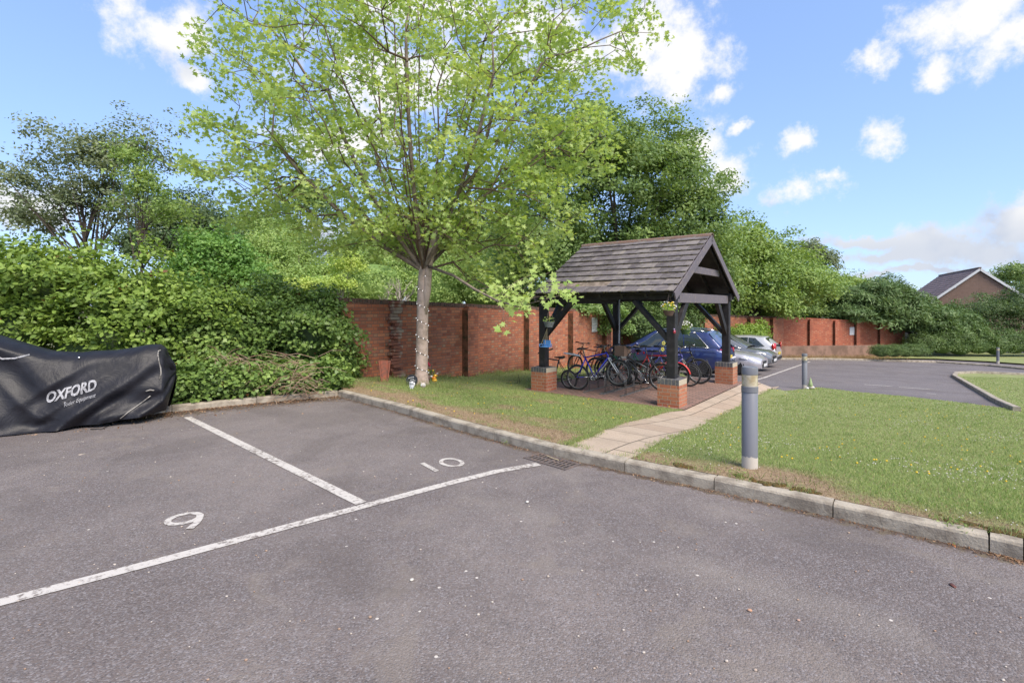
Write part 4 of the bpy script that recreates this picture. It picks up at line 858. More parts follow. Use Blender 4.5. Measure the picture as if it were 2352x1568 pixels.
# undergrowth and saplings filling the wood behind the walls
def under(label, ells, m, ls, nc, per, cr, seed):
    o = hedge('undergrowth', label, ells, m, ls, nc, per, cr, seed, core=m, cat='undergrowth', shell=(.6, 1.1), noise=.2); o['kind'] = 'stuff'; return o
under('pale feathery undergrowth of the wood behind the left part of the wall', [Ep(600, 660, 24, 110, 70), Ep(730, 670, 24.5, 90, 55), Ep(860, 655, 25, 95, 70), Ep(1000, 660, 26, 90, 70), Ep(1130, 650, 26, 100, 75), Ep(480, 670, 22, 90, 70)], birch_l, .12, 1100, 44, .5, 101)
under('darker mid green undergrowth further back in the wood', [Ep(520, 610, 34, 130, 90), Ep(680, 650, 34, 100, 70), Ep(850, 600, 36, 90, 80), Ep(980, 560, 36, 110, 110), Ep(1130, 590, 34, 120, 110), Ep(640, 560, 38, 70, 60)], mid_l, .18, 1000, 50, .8, 102)
under('dense leafage just over the wall behind the shelter and the cars', [Ep(1240 + 75 * i, 705, 27 + i * 1.3, 60, 45) for i in range(9)], oak_l, .16, 700, 50, .6, 103)
# ------------------------------------------------------------------ covered motorcycle
CA = Vector((-.905, -.425, 0)); CB = Vector((-.425, .905, 0)); C0 = G(384, 962) + Vector((-.02, -.0, 0))
C0 = Vector((-5.02, 7.16, 0)); CLn = 2.55
def cov(t, s):
    """t: 0 at the rear end to 1 beyond the picture's edge; s: -1 near hem, 0 ridge, 1 far hem"""
    Hh = np.interp(t, [0, .03, .10, .25, .40, .52, .66, .80, 1.0], [1.02, 1.08, 1.09, 1.03, 1.00, 1.05, 1.17, 1.32, 1.15])
    wt_ = np.interp(t, [0, .12, .4, .6, .8, 1], [.20, .24, .26, .30, .40, .34]); wb = np.interp(t, [0, .1, .5, 1], [.46, .50, .52, .44])
    a = abs(s); sg = np.sign(s); e = min(1, a / .38); k = max(0, (a - .38) / .62)
    z = Hh - .10 * e ** 2 - (Hh - .12) * k ** 1.05; w = wt_ * e ** .8 + (wb - wt_) * k ** .8
    # folds: long creases running down and forwards from the rear corner, and a sag under the seat
    ph = t * 2.2 + (1 - k) * .9
    wl = 1 / (1 + math.exp(-(t - .52) * 18)); qa = t - .46 * k; qb = t + .40 * k
    f = (1 - wl) * (.060 * k * math.sin(17 * qa + 1.0) + .030 * k * math.sin(37 * qa + 2.2)) + wl * (.060 * k * math.sin(14 * qb + .5) + .026 * k * math.sin(33 * qb))
    f += .012 * k * math.sin(9 * t + 14 * k)
    rd = lambda x: (1 - abs(math.sin(x))) ** 3                       # sharp ridges of taut cloth
    f += (1 - wl) * k * (.060 * rd(9.5 * qa + .3) + .035 * rd(17 * qa + 1.1)) + wl * k * (.055 * rd(8 * qb + .9) + .03 * rd(15 * qb))
    tuck = max(0, 1 - t / .26) * max(0, k - .55) / .45; f -= .26 * tuck; z += .10 * tuck
    f += .06 * math.exp(-((t - .50 - .1 * (k - .4)) / .12) ** 2) * k * (1 - k) * 2
    f -= .07 * math.exp(-((t - .75) / .18) ** 2 - ((k - .25) / .2) ** 2)
    f += .05 * math.exp(-((k - .92) / .08) ** 2) * math.sin(t * 9)
    z += .02 * math.sin(t * 19 + 1) * (1 - k) * .5 + .03 * k * math.sin(t * 7)
    along = t * CLn - .03 * math.sin(PI * min(1, t * 4)) + .10 * k * max(0, .15 - t) * -3
    return C0 + CB * .50 + CA * (along + .02 * k) + CB * (sg * (w + f)) + Vector((0, 0, max(.015, z)))
cover = thing('motorcycle_cover', 'black fabric cover draped over a parked motorcycle in bay nine', 'motorcycle cover', (C0.x, C0.y, 0))
def fabric():
    m, t, b = newmat('black_cover_fabric'); co = t.new('ShaderNodeTexCoord').outputs['Object']; s = t.new('ShaderNodeSeparateXYZ', {0: co})
    n = t.noise(co, 5, 5, .6); g = t.noise(co, 160, 2)
    t.put(b.inputs['Base Color'], t.mix(t.rng(n.outputs['Fac'], .35, .75), (.010, .010, .014), (.018, .018, .024))); b.inputs['Roughness'].default_value = .46; b.inputs['Specular IOR Level'].default_value = .3
    w = t.noise(co, 3.4, 6, .62, 1.2); h = t.m('ADD', t.m('MULTIPLY', w.outputs['Fac'], 1.0), t.m('MULTIPLY', g.outputs['Fac'], .03))
    t.put(b.inputs['Normal'], t.new('ShaderNodeBump', {'Height': h, 'Strength': .28, 'Distance': .05})); return m
def coverskin():
    b = MB(); NT_, NS = 150, 90; vs = []; fs = []
    for i in range(NT_ + 1):
        for j in range(NS + 1): vs.append(cov(i / NT_, -1 + 2 * j / NS) - cover.location)
    for i in range(NT_):
        for j in range(NS): k = i * (NS + 1) + j; fs.append((k, k + 1, k + NS + 2, k + NS + 1))
    for end in (0, NT_):                                               # the closed ends, gathered folds
        ring = [vs[end * (NS + 1) + j] for j in range(NS + 1)]; cen = sum(ring, Vector()) / len(ring); base = len(vs); bulge = -CA * .09 if end == 0 else CA * .12
        for l in range(1, 7):
            f = 1 - l / 6.5
            for j, p in enumerate(ring):
                ang = j / NS; q = cen + (p - cen) * f; q += bulge * (1 - f * f) * (1 + .35 * math.sin(ang * 40)) * min(1, max(0, (1.1 - q.z) * 3)); 
                if p.z < .06: q.z = p.z
                vs.append(q)
        prev = [end * (NS + 1) + j for j in range(NS + 1)]
        for l in range(6):
            cur = [base + l * (NS + 1) + j for j in range(NS + 1)]
            for j in range(NS): fs.append((prev[j], prev[j + 1], cur[j + 1], cur[j]) if end else (prev[j], cur[j], cur[j + 1], prev[j + 1]))
            prev = cur
        fs.append(tuple(prev) if end else tuple(prev[::-1]))
    b.add(vs, fs); return b.build('cover', fabric(), cover, smooth=True)
cs_ = coverskin()
def onskin(t, s, o=.004):
    p = cov(t, s); du = cov(t + .004, s) - p; ds = cov(t, s + .01) - p; n = du.cross(ds).normalized(); n = n if n.y < 0 or n.z > .7 else -n
    return p + n * o - cover.location
refl = mat('reflective_print', (.36, .36, .38), .5, var=((.18, .18, .19), 30, .42, .66))
greyp = mat('grey_seam_tape', (.32, .30, .27), .6, var=((.12, .11, .1), 20, .45, .6))
def text_on(word, t0, s0, t1, s1, hgt, name, m, bold=.0, stretch=1.0):
    cu = bpy.data.curves.new('lettering', 'FONT'); cu.body = word; cu.size = 1; cu.offset = bold; cu.resolution_u = 3
    to = bpy.data.objects.new('lettering', cu); C.objects.link(to); dg = bpy.context.evaluated_depsgraph_get(); me = bpy.data.meshes.new_from_object(to.evaluated_get(dg)); C.objects.unlink(to); bpy.data.objects.remove(to)
    import bmesh
    bm = bmesh.new(); bm.from_mesh(me); bmesh.ops.subdivide_edges(bm, edges=[e for e in bm.edges if e.calc_length() > .2], cuts=2, use_grid_fill=False); bmesh.ops.triangulate(bm, faces=bm.faces)
    xs = [v.co.x for v in bm.verts]; x0, x1 = min(xs), max(xs)
    for v in bm.verts:
        f = (v.co.x - x0) / (x1 - x0); h = v.co.y * hgt; v.co = onskin(t0 + (t1 - t0) * f, s0 + (s1 - s0) * f + h, .012)
    bm.to_mesh(me); bm.free(); me.materials.clear(); me.materials.append(m); o = bpy.data.objects.new(name, me); C.objects.link(o); o.parent = cover; return o
text_on('OXFORD', .49, -.765, .285, -.68, .135, 'lettering', refl, .035)
text_on('Rider Equipment', .41, -.805, .28, -.75, .055, 'small_lettering', refl, .0)
def band(pts, w, name, m, o=.008):
    b = MB(); q = [onskin(t, s, o) for t, s in pts]; b.tube(q, w, 5); return b.build(name, m, cover, smooth=True)
band([(.02 + .01 * math.sin(i), -.30 - i * .055) for i in range(7)], .009, 'seam_tape', greyp)
band([(.78 - .05 * i, -.36 - .10 * math.sin(PI * i / 4)) for i in range(5)], .014, 'reflective_strip', refl)
band([(1.0 - .03 * i, -.40 + .02 * math.sin(i * 1.3)) for i in range(6)], .010, 'reflective_strip', greyp)
band([(.06 + .03 * i, -.80 - .045 * i) for i in range(5)], .008, 'hem_tape', greyp)
band([(.04 + .02 * i, -.74 + .008 * math.sin(i * 2)) for i in range(3)], .011, 'hem_eyelet', greyp)
b = MB(); b.ball(onskin(.38, -.33, .01), .018, 8, 6); b.build('press_stud', M_['chrome'], cover, smooth=True)
b = MB(); b.tube([C0 + CA * .55 + CB * -.03 + Vector((0, 0, .03)) - cover.location, C0 + CA * .62 + CB * -.12 + Vector((0, 0, .012)) - cover.location, C0 + CA * .75 + CB * -.10 + Vector((0, 0, .012)) - cover.location], .006, 5); b.build('tie_strap', M_['black'], cover, smooth=True)
# ------------------------------------------------------------------ bicycles
def bike(loc, head, frame_m, label, r=.31, wb=1.02, kind='mtb', pitch=0, lean=.06, steer=0, rim=None, extra=(), bars='flat', saddle_h=.90, group='bicycles parked in the shelter'):
    """local x: forwards; the origin lies on the ground below the rear axle"""
    yaw = math.atan2(head.y, head.x); o = thing('bicycle', label, 'bicycle', loc, group=group)
    o.rotation_mode = 'XYZ'; o.rotation_euler = (Matrix.Rotation(yaw, 3, 'Z') @ Matrix.Rotation(-pitch, 3, 'Y') @ Matrix.Rotation(lean, 3, 'X')).to_euler()
    rim = rim or M_['galv']; A = Vector((0, 0, r)); B = Vector((wb, 0, r)); bb = Vector((.42, 0, r - .03)); st = Vector((.27, 0, r + .44)); hd = Vector((wb - .22, 0, r + .50)); hb = Vector((wb - .175, 0, r + .38))
    stt = Matrix.Rotation(steer, 3, 'Z')
    for c, nm in ((A, 'rear'), (B, 'front')):
        b = MB(); b.torus(c, r - .024, .024 if kind != 'city' else .018, 30, 7); w = b.build('wheel', M_['rubber'], o, smooth=True)
        b = MB(); b.torus(c, r - .052, .010, 30, 5, sx=1.2)
        for i in range(18):
            a = 2 * PI * i / 18; b.tube([c + Vector((.014 * math.cos(a + .9), .02 * (-1) ** i, .014 * math.sin(a + .9))), c + Vector(((r - .055) * math.cos(a), 0, (r - .055) * math.sin(a)))], .0013, 3, caps=False)
        b.tube([c + Vector((0, -.05, 0)), c + Vector((0, .05, 0))], .018, 8); b.build('rim', rim, w, smooth=True)
    b = MB(); t_ = .017 if kind != 'city' else .014
    if kind == 'step': b.tube([hb + Vector((-.01, 0, .02)), st + (bb - st) * .55], t_ + .002, 8); b.tube([hb + Vector((.012, 0, -.06)), bb], t_ + .004, 8)
    else: b.tube([hd + Vector((.01, 0, -.03)), st], t_, 8); b.tube([hb, bb], t_ + .004, 8)
    b.tube([st + Vector((-.02, 0, .03)), bb], t_, 8); b.tube([hd, hb], t_ + .005, 8)
    for y in (-.04, .04): b.tube([bb + Vector((-.02, y * .5, 0)), A + Vector((0, y * 1.3, 0))], .009, 6); b.tube([st + Vector((0, y * .4, -.02)), A + Vector((0, y * 1.3, 0))], .008, 6)
    b.build('frame', frame_m, o, smooth=True)
    b = MB(); cr = hb + Vector((.012, 0, -.03)); b.tube([cr + Vector((0, -.055, 0)), cr + Vector((0, .055, 0))], .017, 8)
    for y in (-.055, .055): b.tube([cr + Vector((0, y, 0)), cr + (B - cr) * .5 + Vector((0, y, 0)), B + Vector((0, y, 0))], [.016, .014, .010], 8)
    b.build('fork', M_['white'] if 'whitefork' in extra else (M_['galv'] if kind in ('step', 'city') else M_['black']), o, smooth=True)
    b = MB(); top = hd + Vector((-.035, 0, .10)); b.tube([hd, top, top + Vector((.06, 0, .03))], .014, 7); hc = top + Vector((.06, 0, .03))
    if bars == 'flat': b.tube([hc + stt @ Vector((-.05, -.30, .02)), hc, hc + stt @ Vector((-.05, .30, .02))], .011, 7)
    else: b.tube([hc + Vector((-.20, -.28, .03)), hc + Vector((-.03, -.24, .06)), hc, hc + Vector((-.03, .24, .06)), hc + Vector((-.20, .28, .03))], .011, 7)
    hbm = b.build('handlebar', M_['galv'] if kind in ('step', 'city') or 'whitefork' in extra else M_['black'], o, smooth=True)
    for s in (-1, 1):
        b = MB(); e = hc + (stt @ Vector((-.05, .30 * s, .02)) if bars == 'flat' else Vector((-.20, .28 * s, .03))); d_ = Vector((0, .10 * s, 0)) if bars == 'flat' else Vector((-.11, 0, -.01)); b.tube([e - d_, e + d_ * .15], .017, 8); b.tube([e - d_, e - d_ + Vector((.04, 0, 0)), e + Vector((.05, 0, -.03))], .005, 4)
        b.build('grip', M_['black'], hbm, smooth=True)
    b = MB(); sh_ = max(saddle_h, r + .52); b.tube([st, Vector((.23, 0, sh_ - .03))], .013, 7); b.build('seat_post', M_['galv'], o, smooth=True)
    b = MB(); sx_ = .23; vs = []
    for x, w, z in ((-.12, .07, .02), (-.07, .085, .03), (0, .055, .02), (.08, .028, .008), (.15, .015, .0)):
        vs += [(sx_ + x, -w, sh_ - .02), (sx_ + x, -w * .8, sh_ + z), (sx_ + x, w * .8, sh_ + z), (sx_ + x, w, sh_ - .02)]
    b.add(vs, [(4 * i + j, 4 * i + 4 + j, 4 * i + 4 + (j + 1) % 4, 4 * i + (j + 1) % 4) for i in range(4) for j in range(4)] + [(3, 2, 1, 0), (16, 17, 18, 19)]); b.build('saddle', M_['black'], o, smooth=True, sharp=50)
    b = MB(); b.torus(bb + Vector((0, -.045, 0)), .082, .006, 24, 4); b.torus(bb + Vector((0, -.045, 0)), .055, .005, 20, 4)
    for i in range(5): a = 2 * PI * i / 5; b.tube([bb + Vector((0, -.045, 0)), bb + Vector((.08 * math.cos(a), -.045, .08 * math.sin(a)))], .005, 4)
    ca_ = random.uniform(0, 6); b.tube([bb + Vector((.165 * math.cos(ca_), -.07, .165 * math.sin(ca_))), bb + Vector((0, -.06, 0)), bb + Vector((0, .06, 0)), bb - Vector((.165 * math.cos(ca_), -.07, .165 * math.sin(ca_)))], .009, 5)
    for s in (1, -1): q = bb + Vector((.165 * math.cos(ca_) * s, -.10 * s, .165 * math.sin(ca_) * s)); b.box(q, (.09, .06, .022))
    b.build('crankset', M_['chrome'] if 'whitefork' in extra or kind in ('step', 'city') else M_['galv'], o, smooth=True)
    b = MB(); b.torus(A + Vector((0, -.045, 0)), .045, .010, 16, 4); b.tube([bb + Vector((0, -.045, .082)), A + Vector((0, -.045, .048))], .005, 4); b.tube([bb + Vector((0, -.045, -.082)), A + Vector((0, -.045, -.048))], .005, 4); b.build('chain', M_['black'], o); b = MB(); b.tube([hc, hc + Vector((.10, .03, .02)), cr + Vector((.04, .03, .12)), cr], .0035, 4); b.tube([hc, hc + Vector((.08, -.05, -.03)), hd + Vector((.02, -.03, -.05)), bb + (hb - bb) * .6], .0035, 4); b.build('brake_cable', M_['black'], o)
    def guard(c, m, a0, a1, w=.05):
        b = MB(); rr = r + .022; n = 18; vs = []
        for i in range(n + 1):
            a = a0 + (a1 - a0) * i / n
            for y, q in ((-w / 2, -.010), (-w / 4, 0), (w / 4, 0), (w / 2, -.010)): vs.append(c + Vector(((rr + q) * math.cos(a), y, (rr + q) * math.sin(a))))
        b.add(vs, [(4 * i + j, 4 * i + j + 1, 4 * i + 5 + j, 4 * i + 4 + j) for i in range(n) for j in range(3)]); g_ = b.build('mudguard', m, o, smooth=True); md = g_.modifiers.new('thickness', 'SOLIDIFY'); md.thickness = .003
    if kind in ('step',): guard(A, M_['galv'], R(20), R(185)); guard(B, M_['galv'], R(-20), R(120))
    if 'redguard' in extra: guard(B, mat('red_plastic', (.50, .03, .02), .4), R(10), R(115), .07)
    if 'tailguard' in extra:
        b = MB(); vs = []
        for i in range(9): t = i / 8; x = .16 - .44 * t; z = r + .50 - .03 * t + .16 * t ** .8; w = .018 + .05 * math.sin(PI * min(1, t * 1.1)) ** .7; vs += [(x, -w, z - .03), (x, 0, z), (x, w, z - .03)]
        b.add(vs, [(3 * i + j, 3 * i + j + 1, 3 * i + 4 + j, 3 * i + 3 + j) for i in range(8) for j in range(2)]); g_ = b.build('mudguard', M_['white'], o, smooth=True); md = g_.modifiers.new('thickness', 'SOLIDIFY'); md.thickness = .004
        b = MB(); b.beam(hb + (bb - hb) * .12 + Vector((.02, 0, -.05)), hb + (bb - hb) * .72 + Vector((.04, 0, -.03)), .08, .006, up=(1, 0, 0)); b.build('down_tube_guard', M_['white'], o)
    if 'basket' in extra:
        c = hc + Vector((.16, 0, -.07)); b = MB(); w, d, h = .36, .24, .24
        for x, y, sx, sy in ((-d / 2, 0, .012, w), (d / 2, 0, .012, w), (0, -w / 2, d, .012), (0, w / 2, d, .012)): b.box(c + Vector((x, y, 0)), (sx + .010, sy, h))
        b.box(c + Vector((0, 0, -h / 2)), (d, w, .012)); b.torus(c + Vector((0, 0, h / 2)), .001, .001, 3, 3)
        def wick():
            m, t, bs = newmat('wicker'); co = t.new('ShaderNodeTexCoord').outputs['Object']; wv = t.new('ShaderNodeTexWave', {'Vector': co, 'Scale': 40.0}, wave_type='BANDS', bands_direction='Z'); t.put(bs.inputs['Base Color'], t.mix(wv.outputs['Fac'], (.17, .10, .07), (.34, .23, .16))); bs.inputs['Roughness'].default_value = .9; return m
        b.build('basket', wick(), o)
    if 'bag' in extra: b = MB(); b.ball((.16, 0, sh_ - .09), (.08, .045, .045), 10, 7); b.build('saddle_bag', M_['black'], o, smooth=True)
    if 'light' in extra: b = MB(); b.ball(hc + Vector((.05, .04, .03)), (.035, .03, .03), 10, 7); b.build('lamp', M_['chrome'], o, smooth=True)
    if 'redlight' in extra: b = MB(); b.ball((.18, 0, sh_ - .16), (.02, .025, .035), 8, 6); b.build('rear_reflector', mat('red_reflector', (.5, .01, .01), .2), o, smooth=True)
    if 'bottle' in extra: p = bb + (hb - bb) * .5 + Vector((-.05, 0, .05)); b = MB(); b.tube([p - (hb - bb) * .14, p + (hb - bb) * .14], .034, 10); b.build('water_bottle', mat('orange_bottle', (.55, .13, .02), .4), o, smooth=True)
    return o
def floorp(px, py): return Gf(px, py) + Vector((0, 0, .014))
blue = mat('blue_bike_paint', (.035, .035, .50), .25, .2, coat=.8); gun = mat('gunmetal_bike_paint', (.13, .135, .14), .3, .5, coat=.5)
dk = mat('black_bike_paint', (.015, .016, .018), .35, coat=.4); purp = mat('violet_bike_paint', (.07, .07, .30), .3, .3, coat=.6); orng = mat('orange_bike_paint', (.55, .10, .02), .3, coat=.6); red_ = mat('red_bike_paint', (.42, .02, .02), .3, coat=.6); grn = mat('green_bike_paint', (.03, .16, .09), .35, coat=.5)
pU = U; nU = -U
bp = floorp(1331, 897)
bike(bp, (nU + V * .10), blue, 'blue mountain bike reared up on the rack with white fork and pale tail mudguard', r=.305, pitch=R(10), lean=-.05, extra=('whitefork', 'tailguard'), saddle_h=.96, steer=.15)
bike(floorp(1519, 899), pU, gun, 'grey step through bicycle with square wicker basket behind the front brick plinth', r=.325, kind='step', bars='swept', extra=('basket', 'light'), lean=.05, saddle_h=.92, wb=1.04)
bike(floorp(1308, 894), pU, dk, 'small black stunt bike leaning at the left brick plinth', r=.235, wb=.88, lean=-.10, saddle_h=.62)
q = floorp(1440, 884); bike(q, pU + V * .15, dk, 'black bicycle directly behind the blue mountain bike', r=.31, lean=.08, extra=('bag', 'redlight'), rim=M_['galv'], saddle_h=.97)
q = floorp(1556, 893); fr = q
bike(q + U * 1.02, nU, red_, 'bicycle with red front mudguard showing between the timber posts', r=.31, lean=.05, extra=('redguard', 'bottle', 'redlight'), saddle_h=.98)
q = floorp(1583, 889); bike(q + U * 1.02 - V * .02, nU, purp, 'violet bicycle second from the back of the shelter', r=.30, lean=-.07, extra=('light', 'bottle'), saddle_h=.95, bars='swept', kind='city')
q = floorp(1606, 883); bike(q + U * 1.03 + V * .03, nU, dk, 'big wheeled dark bicycle nearest the blue car', r=.325, lean=.03, extra=('light',), saddle_h=1.0)
q = floorp(1500, 884); bike(q + U * .2, pU - V * .1, grn, 'dark green bicycle in the middle of the crowded rack', r=.31, lean=-.08, extra=('bottle', 'redlight', 'bag'), saddle_h=.94)
q = floorp(1405, 873); bike(q + U * .3, pU + V * .2, orng, 'orange framed bicycle half hidden at the back left of the rack', r=.30, lean=.12, extra=('redlight',), saddle_h=.86)
# steel racks: hoops standing on two rails
for k, (px, py, n, lb) in enumerate([(1383, 906, 3, 'left galvanised hoop rack on the brick floor'), (1430, 911, 4, 'right galvanised hoop rack under the grey bicycle')]):
    a = floorp(px, py); o = thing('bike_rack', lb, 'bike rack', a, (0, 0, math.atan2(V.y, V.x)), group='galvanised bicycle racks'); b = MB(); b.box((.85, 0, .012), (1.9, .05, .024)); b.box((.85, .42, .012), (1.9, .03, .024)); b.build('base_rail', M_['galv'], o)
    for i in range(n):
        b = MB(); x = .12 + i * .42
        for dx in (0, .06):
            pts = [Vector((x + dx, -.0, .02)), Vector((x + dx, 0, .30))] + [Vector((x + dx, .21 - .21 * math.cos(t), .30 + .16 * math.sin(t))) for t in np.linspace(.3, PI - .3, 7)] + [Vector((x + dx, .42, .30)), Vector((x + dx, .42, .02))]; b.tube(pts, .007, 5)
        b.build('hoop', M_['galv'], o, smooth=True)
# ------------------------------------------------------------------ parked cars
import bmesh
def lerp_st(st, x):
    xs = [s_[0] for s_ in st]; return [float(np.interp(x, xs, [s_[k] for s_ in st])) for k in range(1, len(st[0]))]
def car(label, loc, fwd, body_m, Ln, lower, green, wheels, wr, belt_trim=True, rails=False, lights_rear=(), lights_front=(), grille=None, dark_trim=True):
    """lower: stations (x, z bottom, z top, half width); green: stations (x, belt z, belt half width, roof z, roof half width)"""
    o = thing('parked_car', label, 'car', loc, (0, 0, math.atan2(fwd.y, fwd.x)), group='cars parked by the wall')
    xs = sorted(set([round(s_[0], 3) for s_ in lower] + list(np.round(np.linspace(lower[0][0], lower[-1][0], 26), 3)))); vs = []; K = 11
    def half(x):
        zb, zt, w = lerp_st(lower, x); m = zb + (zt - zb) * .55
        return [(0, zb), (w * .80, zb), (w * .94, zb + .05), (w * .985, zb + .16), (w, m), (w * .985, m + (zt - m) * .45), (w * .955, zt - .07), (w * .90, zt - .015), (w * .75, zt + .012), (w * .4, zt + .028), (0, zt + .034)]
    b = MB(); ring = []
    for x in xs:
        h_ = half(x); full = [(x, -y, z) for y, z in h_] + [(x, y, z) for y, z in h_[-2:0:-1]]; vs += full
    n = len(full); b.add(vs, [(i * n + j, i * n + (j + 1) % n, (i + 1) * n + (j + 1) % n, (i + 1) * n + j) for i in range(len(xs) - 1) for j in range(n)] + [tuple(range(n - 1, -1, -1)), tuple((len(xs) - 1) * n + j for j in range(n))])
    body = b.build('body', body_m, o, smooth=True, sharp=38)
    # cut the wheel arches
    for wx in wheels:
        cb = MB(); w = max(s_[3] for s_ in lower); cb.lathe([(wr + .055, -w - .2), (wr + .055, -w + .24)], 32, c=(wx, 0, wr), axis='Y'); cb.lathe([(wr + .055, w - .24), (wr + .055, w + .2)], 32, c=(wx, 0, wr), axis='Y')
        c_ = cb.build('cutter', body_m, o); md = body.modifiers.new('arch', 'BOOLEAN'); md.object = c_; md.operation = 'DIFFERENCE'; md.solver = 'EXACT'
        bpy.context.view_layer.update(); dg = bpy.context.evaluated_depsgraph_get(); nm = bpy.data.meshes.new_from_object(body.evaluated_get(dg)); body.modifiers.clear(); body.data = nm; bpy.data.objects.remove(c_)
    body.data.shade_smooth(); body.data.set_sharp_from_angle(angle=R(35))
    # greenhouse
    gx = sorted(set([s_[0] for s_ in green] + list(np.linspace(green[0][0], green[-1][0], 22)))); vs = []
    def gh(x, f):                                                   # f 0 belt .. 1 roof edge
        bz, bw, rz, rw = lerp_st(green, x); return bw + (rw - bw) * (f ** 1.25), bz + (rz - bz) * f
    for x in gx:
        bz, bw, rz, rw = lerp_st(green, x); q = [gh(x, f) for f in (0, .35, .7, .93, 1)]; q += [(rw * .8, rz + .025), (rw * .4, rz + .042), (0, rz + .046)]; q[0] = (bw, bz - .08)
        vs += [(x, -y, z) for y, z in q] + [(x, y, z) for y, z in q[-2::-1]]
    n = 15; b = MB(); b.add(vs, [(i * n + j, i * n + j + 1, (i + 1) * n + j + 1, (i + 1) * n + j) for i in range(len(gx) - 1) for j in range(n - 1)]); b.build('roof', body_m, o, smooth=True, sharp=40)
    def quadpatch(fn, nu, nv, name, m, par=None, thick=None):
        b = MB(); vs = [fn(i / nu, j / nv) for i in range(nu + 1) for j in range(nv + 1)]; b.add(vs, [(i * (nv + 1) + j, i * (nv + 1) + j + 1, (i + 1) * (nv + 1) + j + 1, (i + 1) * (nv + 1) + j) for i in range(nu) for j in range(nv)]); return b.build(name, m, par or o, smooth=True)
    xr0, xr1, xf1, xf0 = green[0][0], green[1][0], green[-2][0], green[-1][0]
    # the side glass follows the cant of the pillars
    def xb(f, front):                                                 # edge of the side glass at height f
        return (xf0 - .17 + (xf1 - xf0 - .02) * f) if front else (xr0 + .34 + (xr1 - xr0 + .10) * f)
    for s in (-1, 1):
        for a0, a1 in ((.0, .30), (.318, .66), (.678, 1.0)):
            def fn(u, v, s=s, a0=a0, a1=a1):
                f = .07 + .83 * v; x0, x1 = xb(f, False), xb(f, True); x = x0 + (x1 - x0) * (a0 + (a1 - a0) * u)
                y, z = gh(min(max(x, xr0), xf0), f); return (x, s * (y + .006), z)
            quadpatch(fn, 6, 5, 'side_window', M_['glass'])
        if belt_trim:
            b = MB(); 
            for f in (.03, .95):
                b.tube([Vector((x, s * (gh(x, f)[0] + .007), gh(x, f)[1])) for x in np.linspace(xb(f, False) - .01, xb(f, True) + .01, 12)], .011, 5)
            for fr in (False, True): b.tube([Vector((xb(f, fr), s * (gh(xb(f, fr), f)[0] + .008), gh(xb(f, fr), f)[1])) for f in np.linspace(.03, .95, 6)], .011, 5)
            b.build('window_trim', M_['chrome'], o, smooth=True)
        if rails: b = MB(); b.tube([Vector((x, s * (gh(x, 1)[0] - .05), gh(x, 1)[1] + (.065 if 0 < i < 9 else .02))) for i, x in enumerate(np.linspace(xr1 + .1, xf1 - .1, 10))], .018, 6); b.build('roof_rail', M_['chrome'], o, smooth=True)
        zb, zt, w = lerp_st(lower, xf0 - .5); b = MB(); b.ball((xf0 - .42, s * (w + .11), zt + .07), (.06, .11, .07), 12, 8); b.tube([Vector((xf0 - .42, s * (w - .05), zt + .03)), Vector((xf0 - .42, s * (w + .05), zt + .05))], .02, 6); b.build('mirror', body_m, o, smooth=True)
        for k_ in (.0, .34, .68):                                      # door seams and handles
            x = xb(0, False) + (xb(0, True) - xb(0, False)) * k_; zb, zt, w = lerp_st(lower, x)
            if k_: b = MB(); b.tube([Vector((x + .10, s * (w * .97 + .012), zt - .16)), Vector((x + .27, s * (w * .97 + .012), zt - .15))], .013, 6); b.build('door_handle', body_m, o, smooth=True)
    def wind(front):
        xa, xt = (xf0, xf1) if front else (xr0, xr1); d = .012 if front else -.012
        def fn(u, v):
            f = .10 + .80 * v; x = xa + (xt - xa) * f; bz, bw, rz, rw = lerp_st(green, x); 
            z0, z1 = lerp_st(green, xa)[0], lerp_st(green, xt)[2]; w0, w1 = lerp_st(green, xa)[1] * .90, lerp_st(green, xt)[3] * .92
            return (x + d * 1.6, (u * 2 - 1) * (w0 + (w1 - w0) * f), z0 + (z1 - z0 + .03) * f + .015)
        return fn
    for fr in (True, False): quadpatch(wind(fr), 8, 5, 'windscreen' if fr else 'rear_window', M_['glass'])
    # close the ends of the greenhouse
    for wx in wheels:
        for s in (-1, 1):
            w = lerp_st(lower, wx)[2]; c = (wx, s * (w - .115), wr); b = MB(); b.lathe([(wr - .11, -.10), (wr - .02, -.105), (wr, -.07), (wr, .07), (wr - .02, .105), (wr - .11, .10)], 36, c=c, axis='Y'); wh = b.build('wheel', M_['rubber'], o, smooth=True, sharp=40)
            b = MB(); yy = s * .07; b.torus(c, wr - .115, .012, 30, 5); b.lathe([(wr - .13, .0), (wr - .13, .002)], 24, c=(c[0], c[1] + s * .02, c[2]), axis='Y', mi=1)
            for i in range(5):
                a = 2 * PI * i / 5 + .3
                for da in (-.13, .13): b.beam(Vector((c[0] + .04 * math.cos(a), c[1] + s * .085, c[2] + .04 * math.sin(a))), Vector((c[0] + (wr - .12) * math.cos(a + da), c[1] + s * .07, c[2] + (wr - .12) * math.sin(a + da))), .030, .02, up=(0, 1, 0))
            b.lathe([(.05, -.012), (.05, .012), (.0, .014)], 14, c=(c[0], c[1] + s * .085, c[2]), axis='Y'); b.build('rim', [M_['alloy'], M_['black']], wh, smooth=True, sharp=40)
            b = MB(); b.lathe([(wr + .02, -.115), (wr + .052, -.115), (wr + .052, .12), (wr + .02, .12)], 32, c=(wx, s * (w - .14), wr), axis='Y', closed=True); b.build('arch_liner', M_['black'], o, smooth=True)
    w = max(s_[3] for s_ in lower)
    b = MB(); b.box((Ln / 2, 0, lower[len(lower) // 2][1] + .0), (Ln * .80, w * 1.5, .12)); b.build('underbody', M_['black'], o)
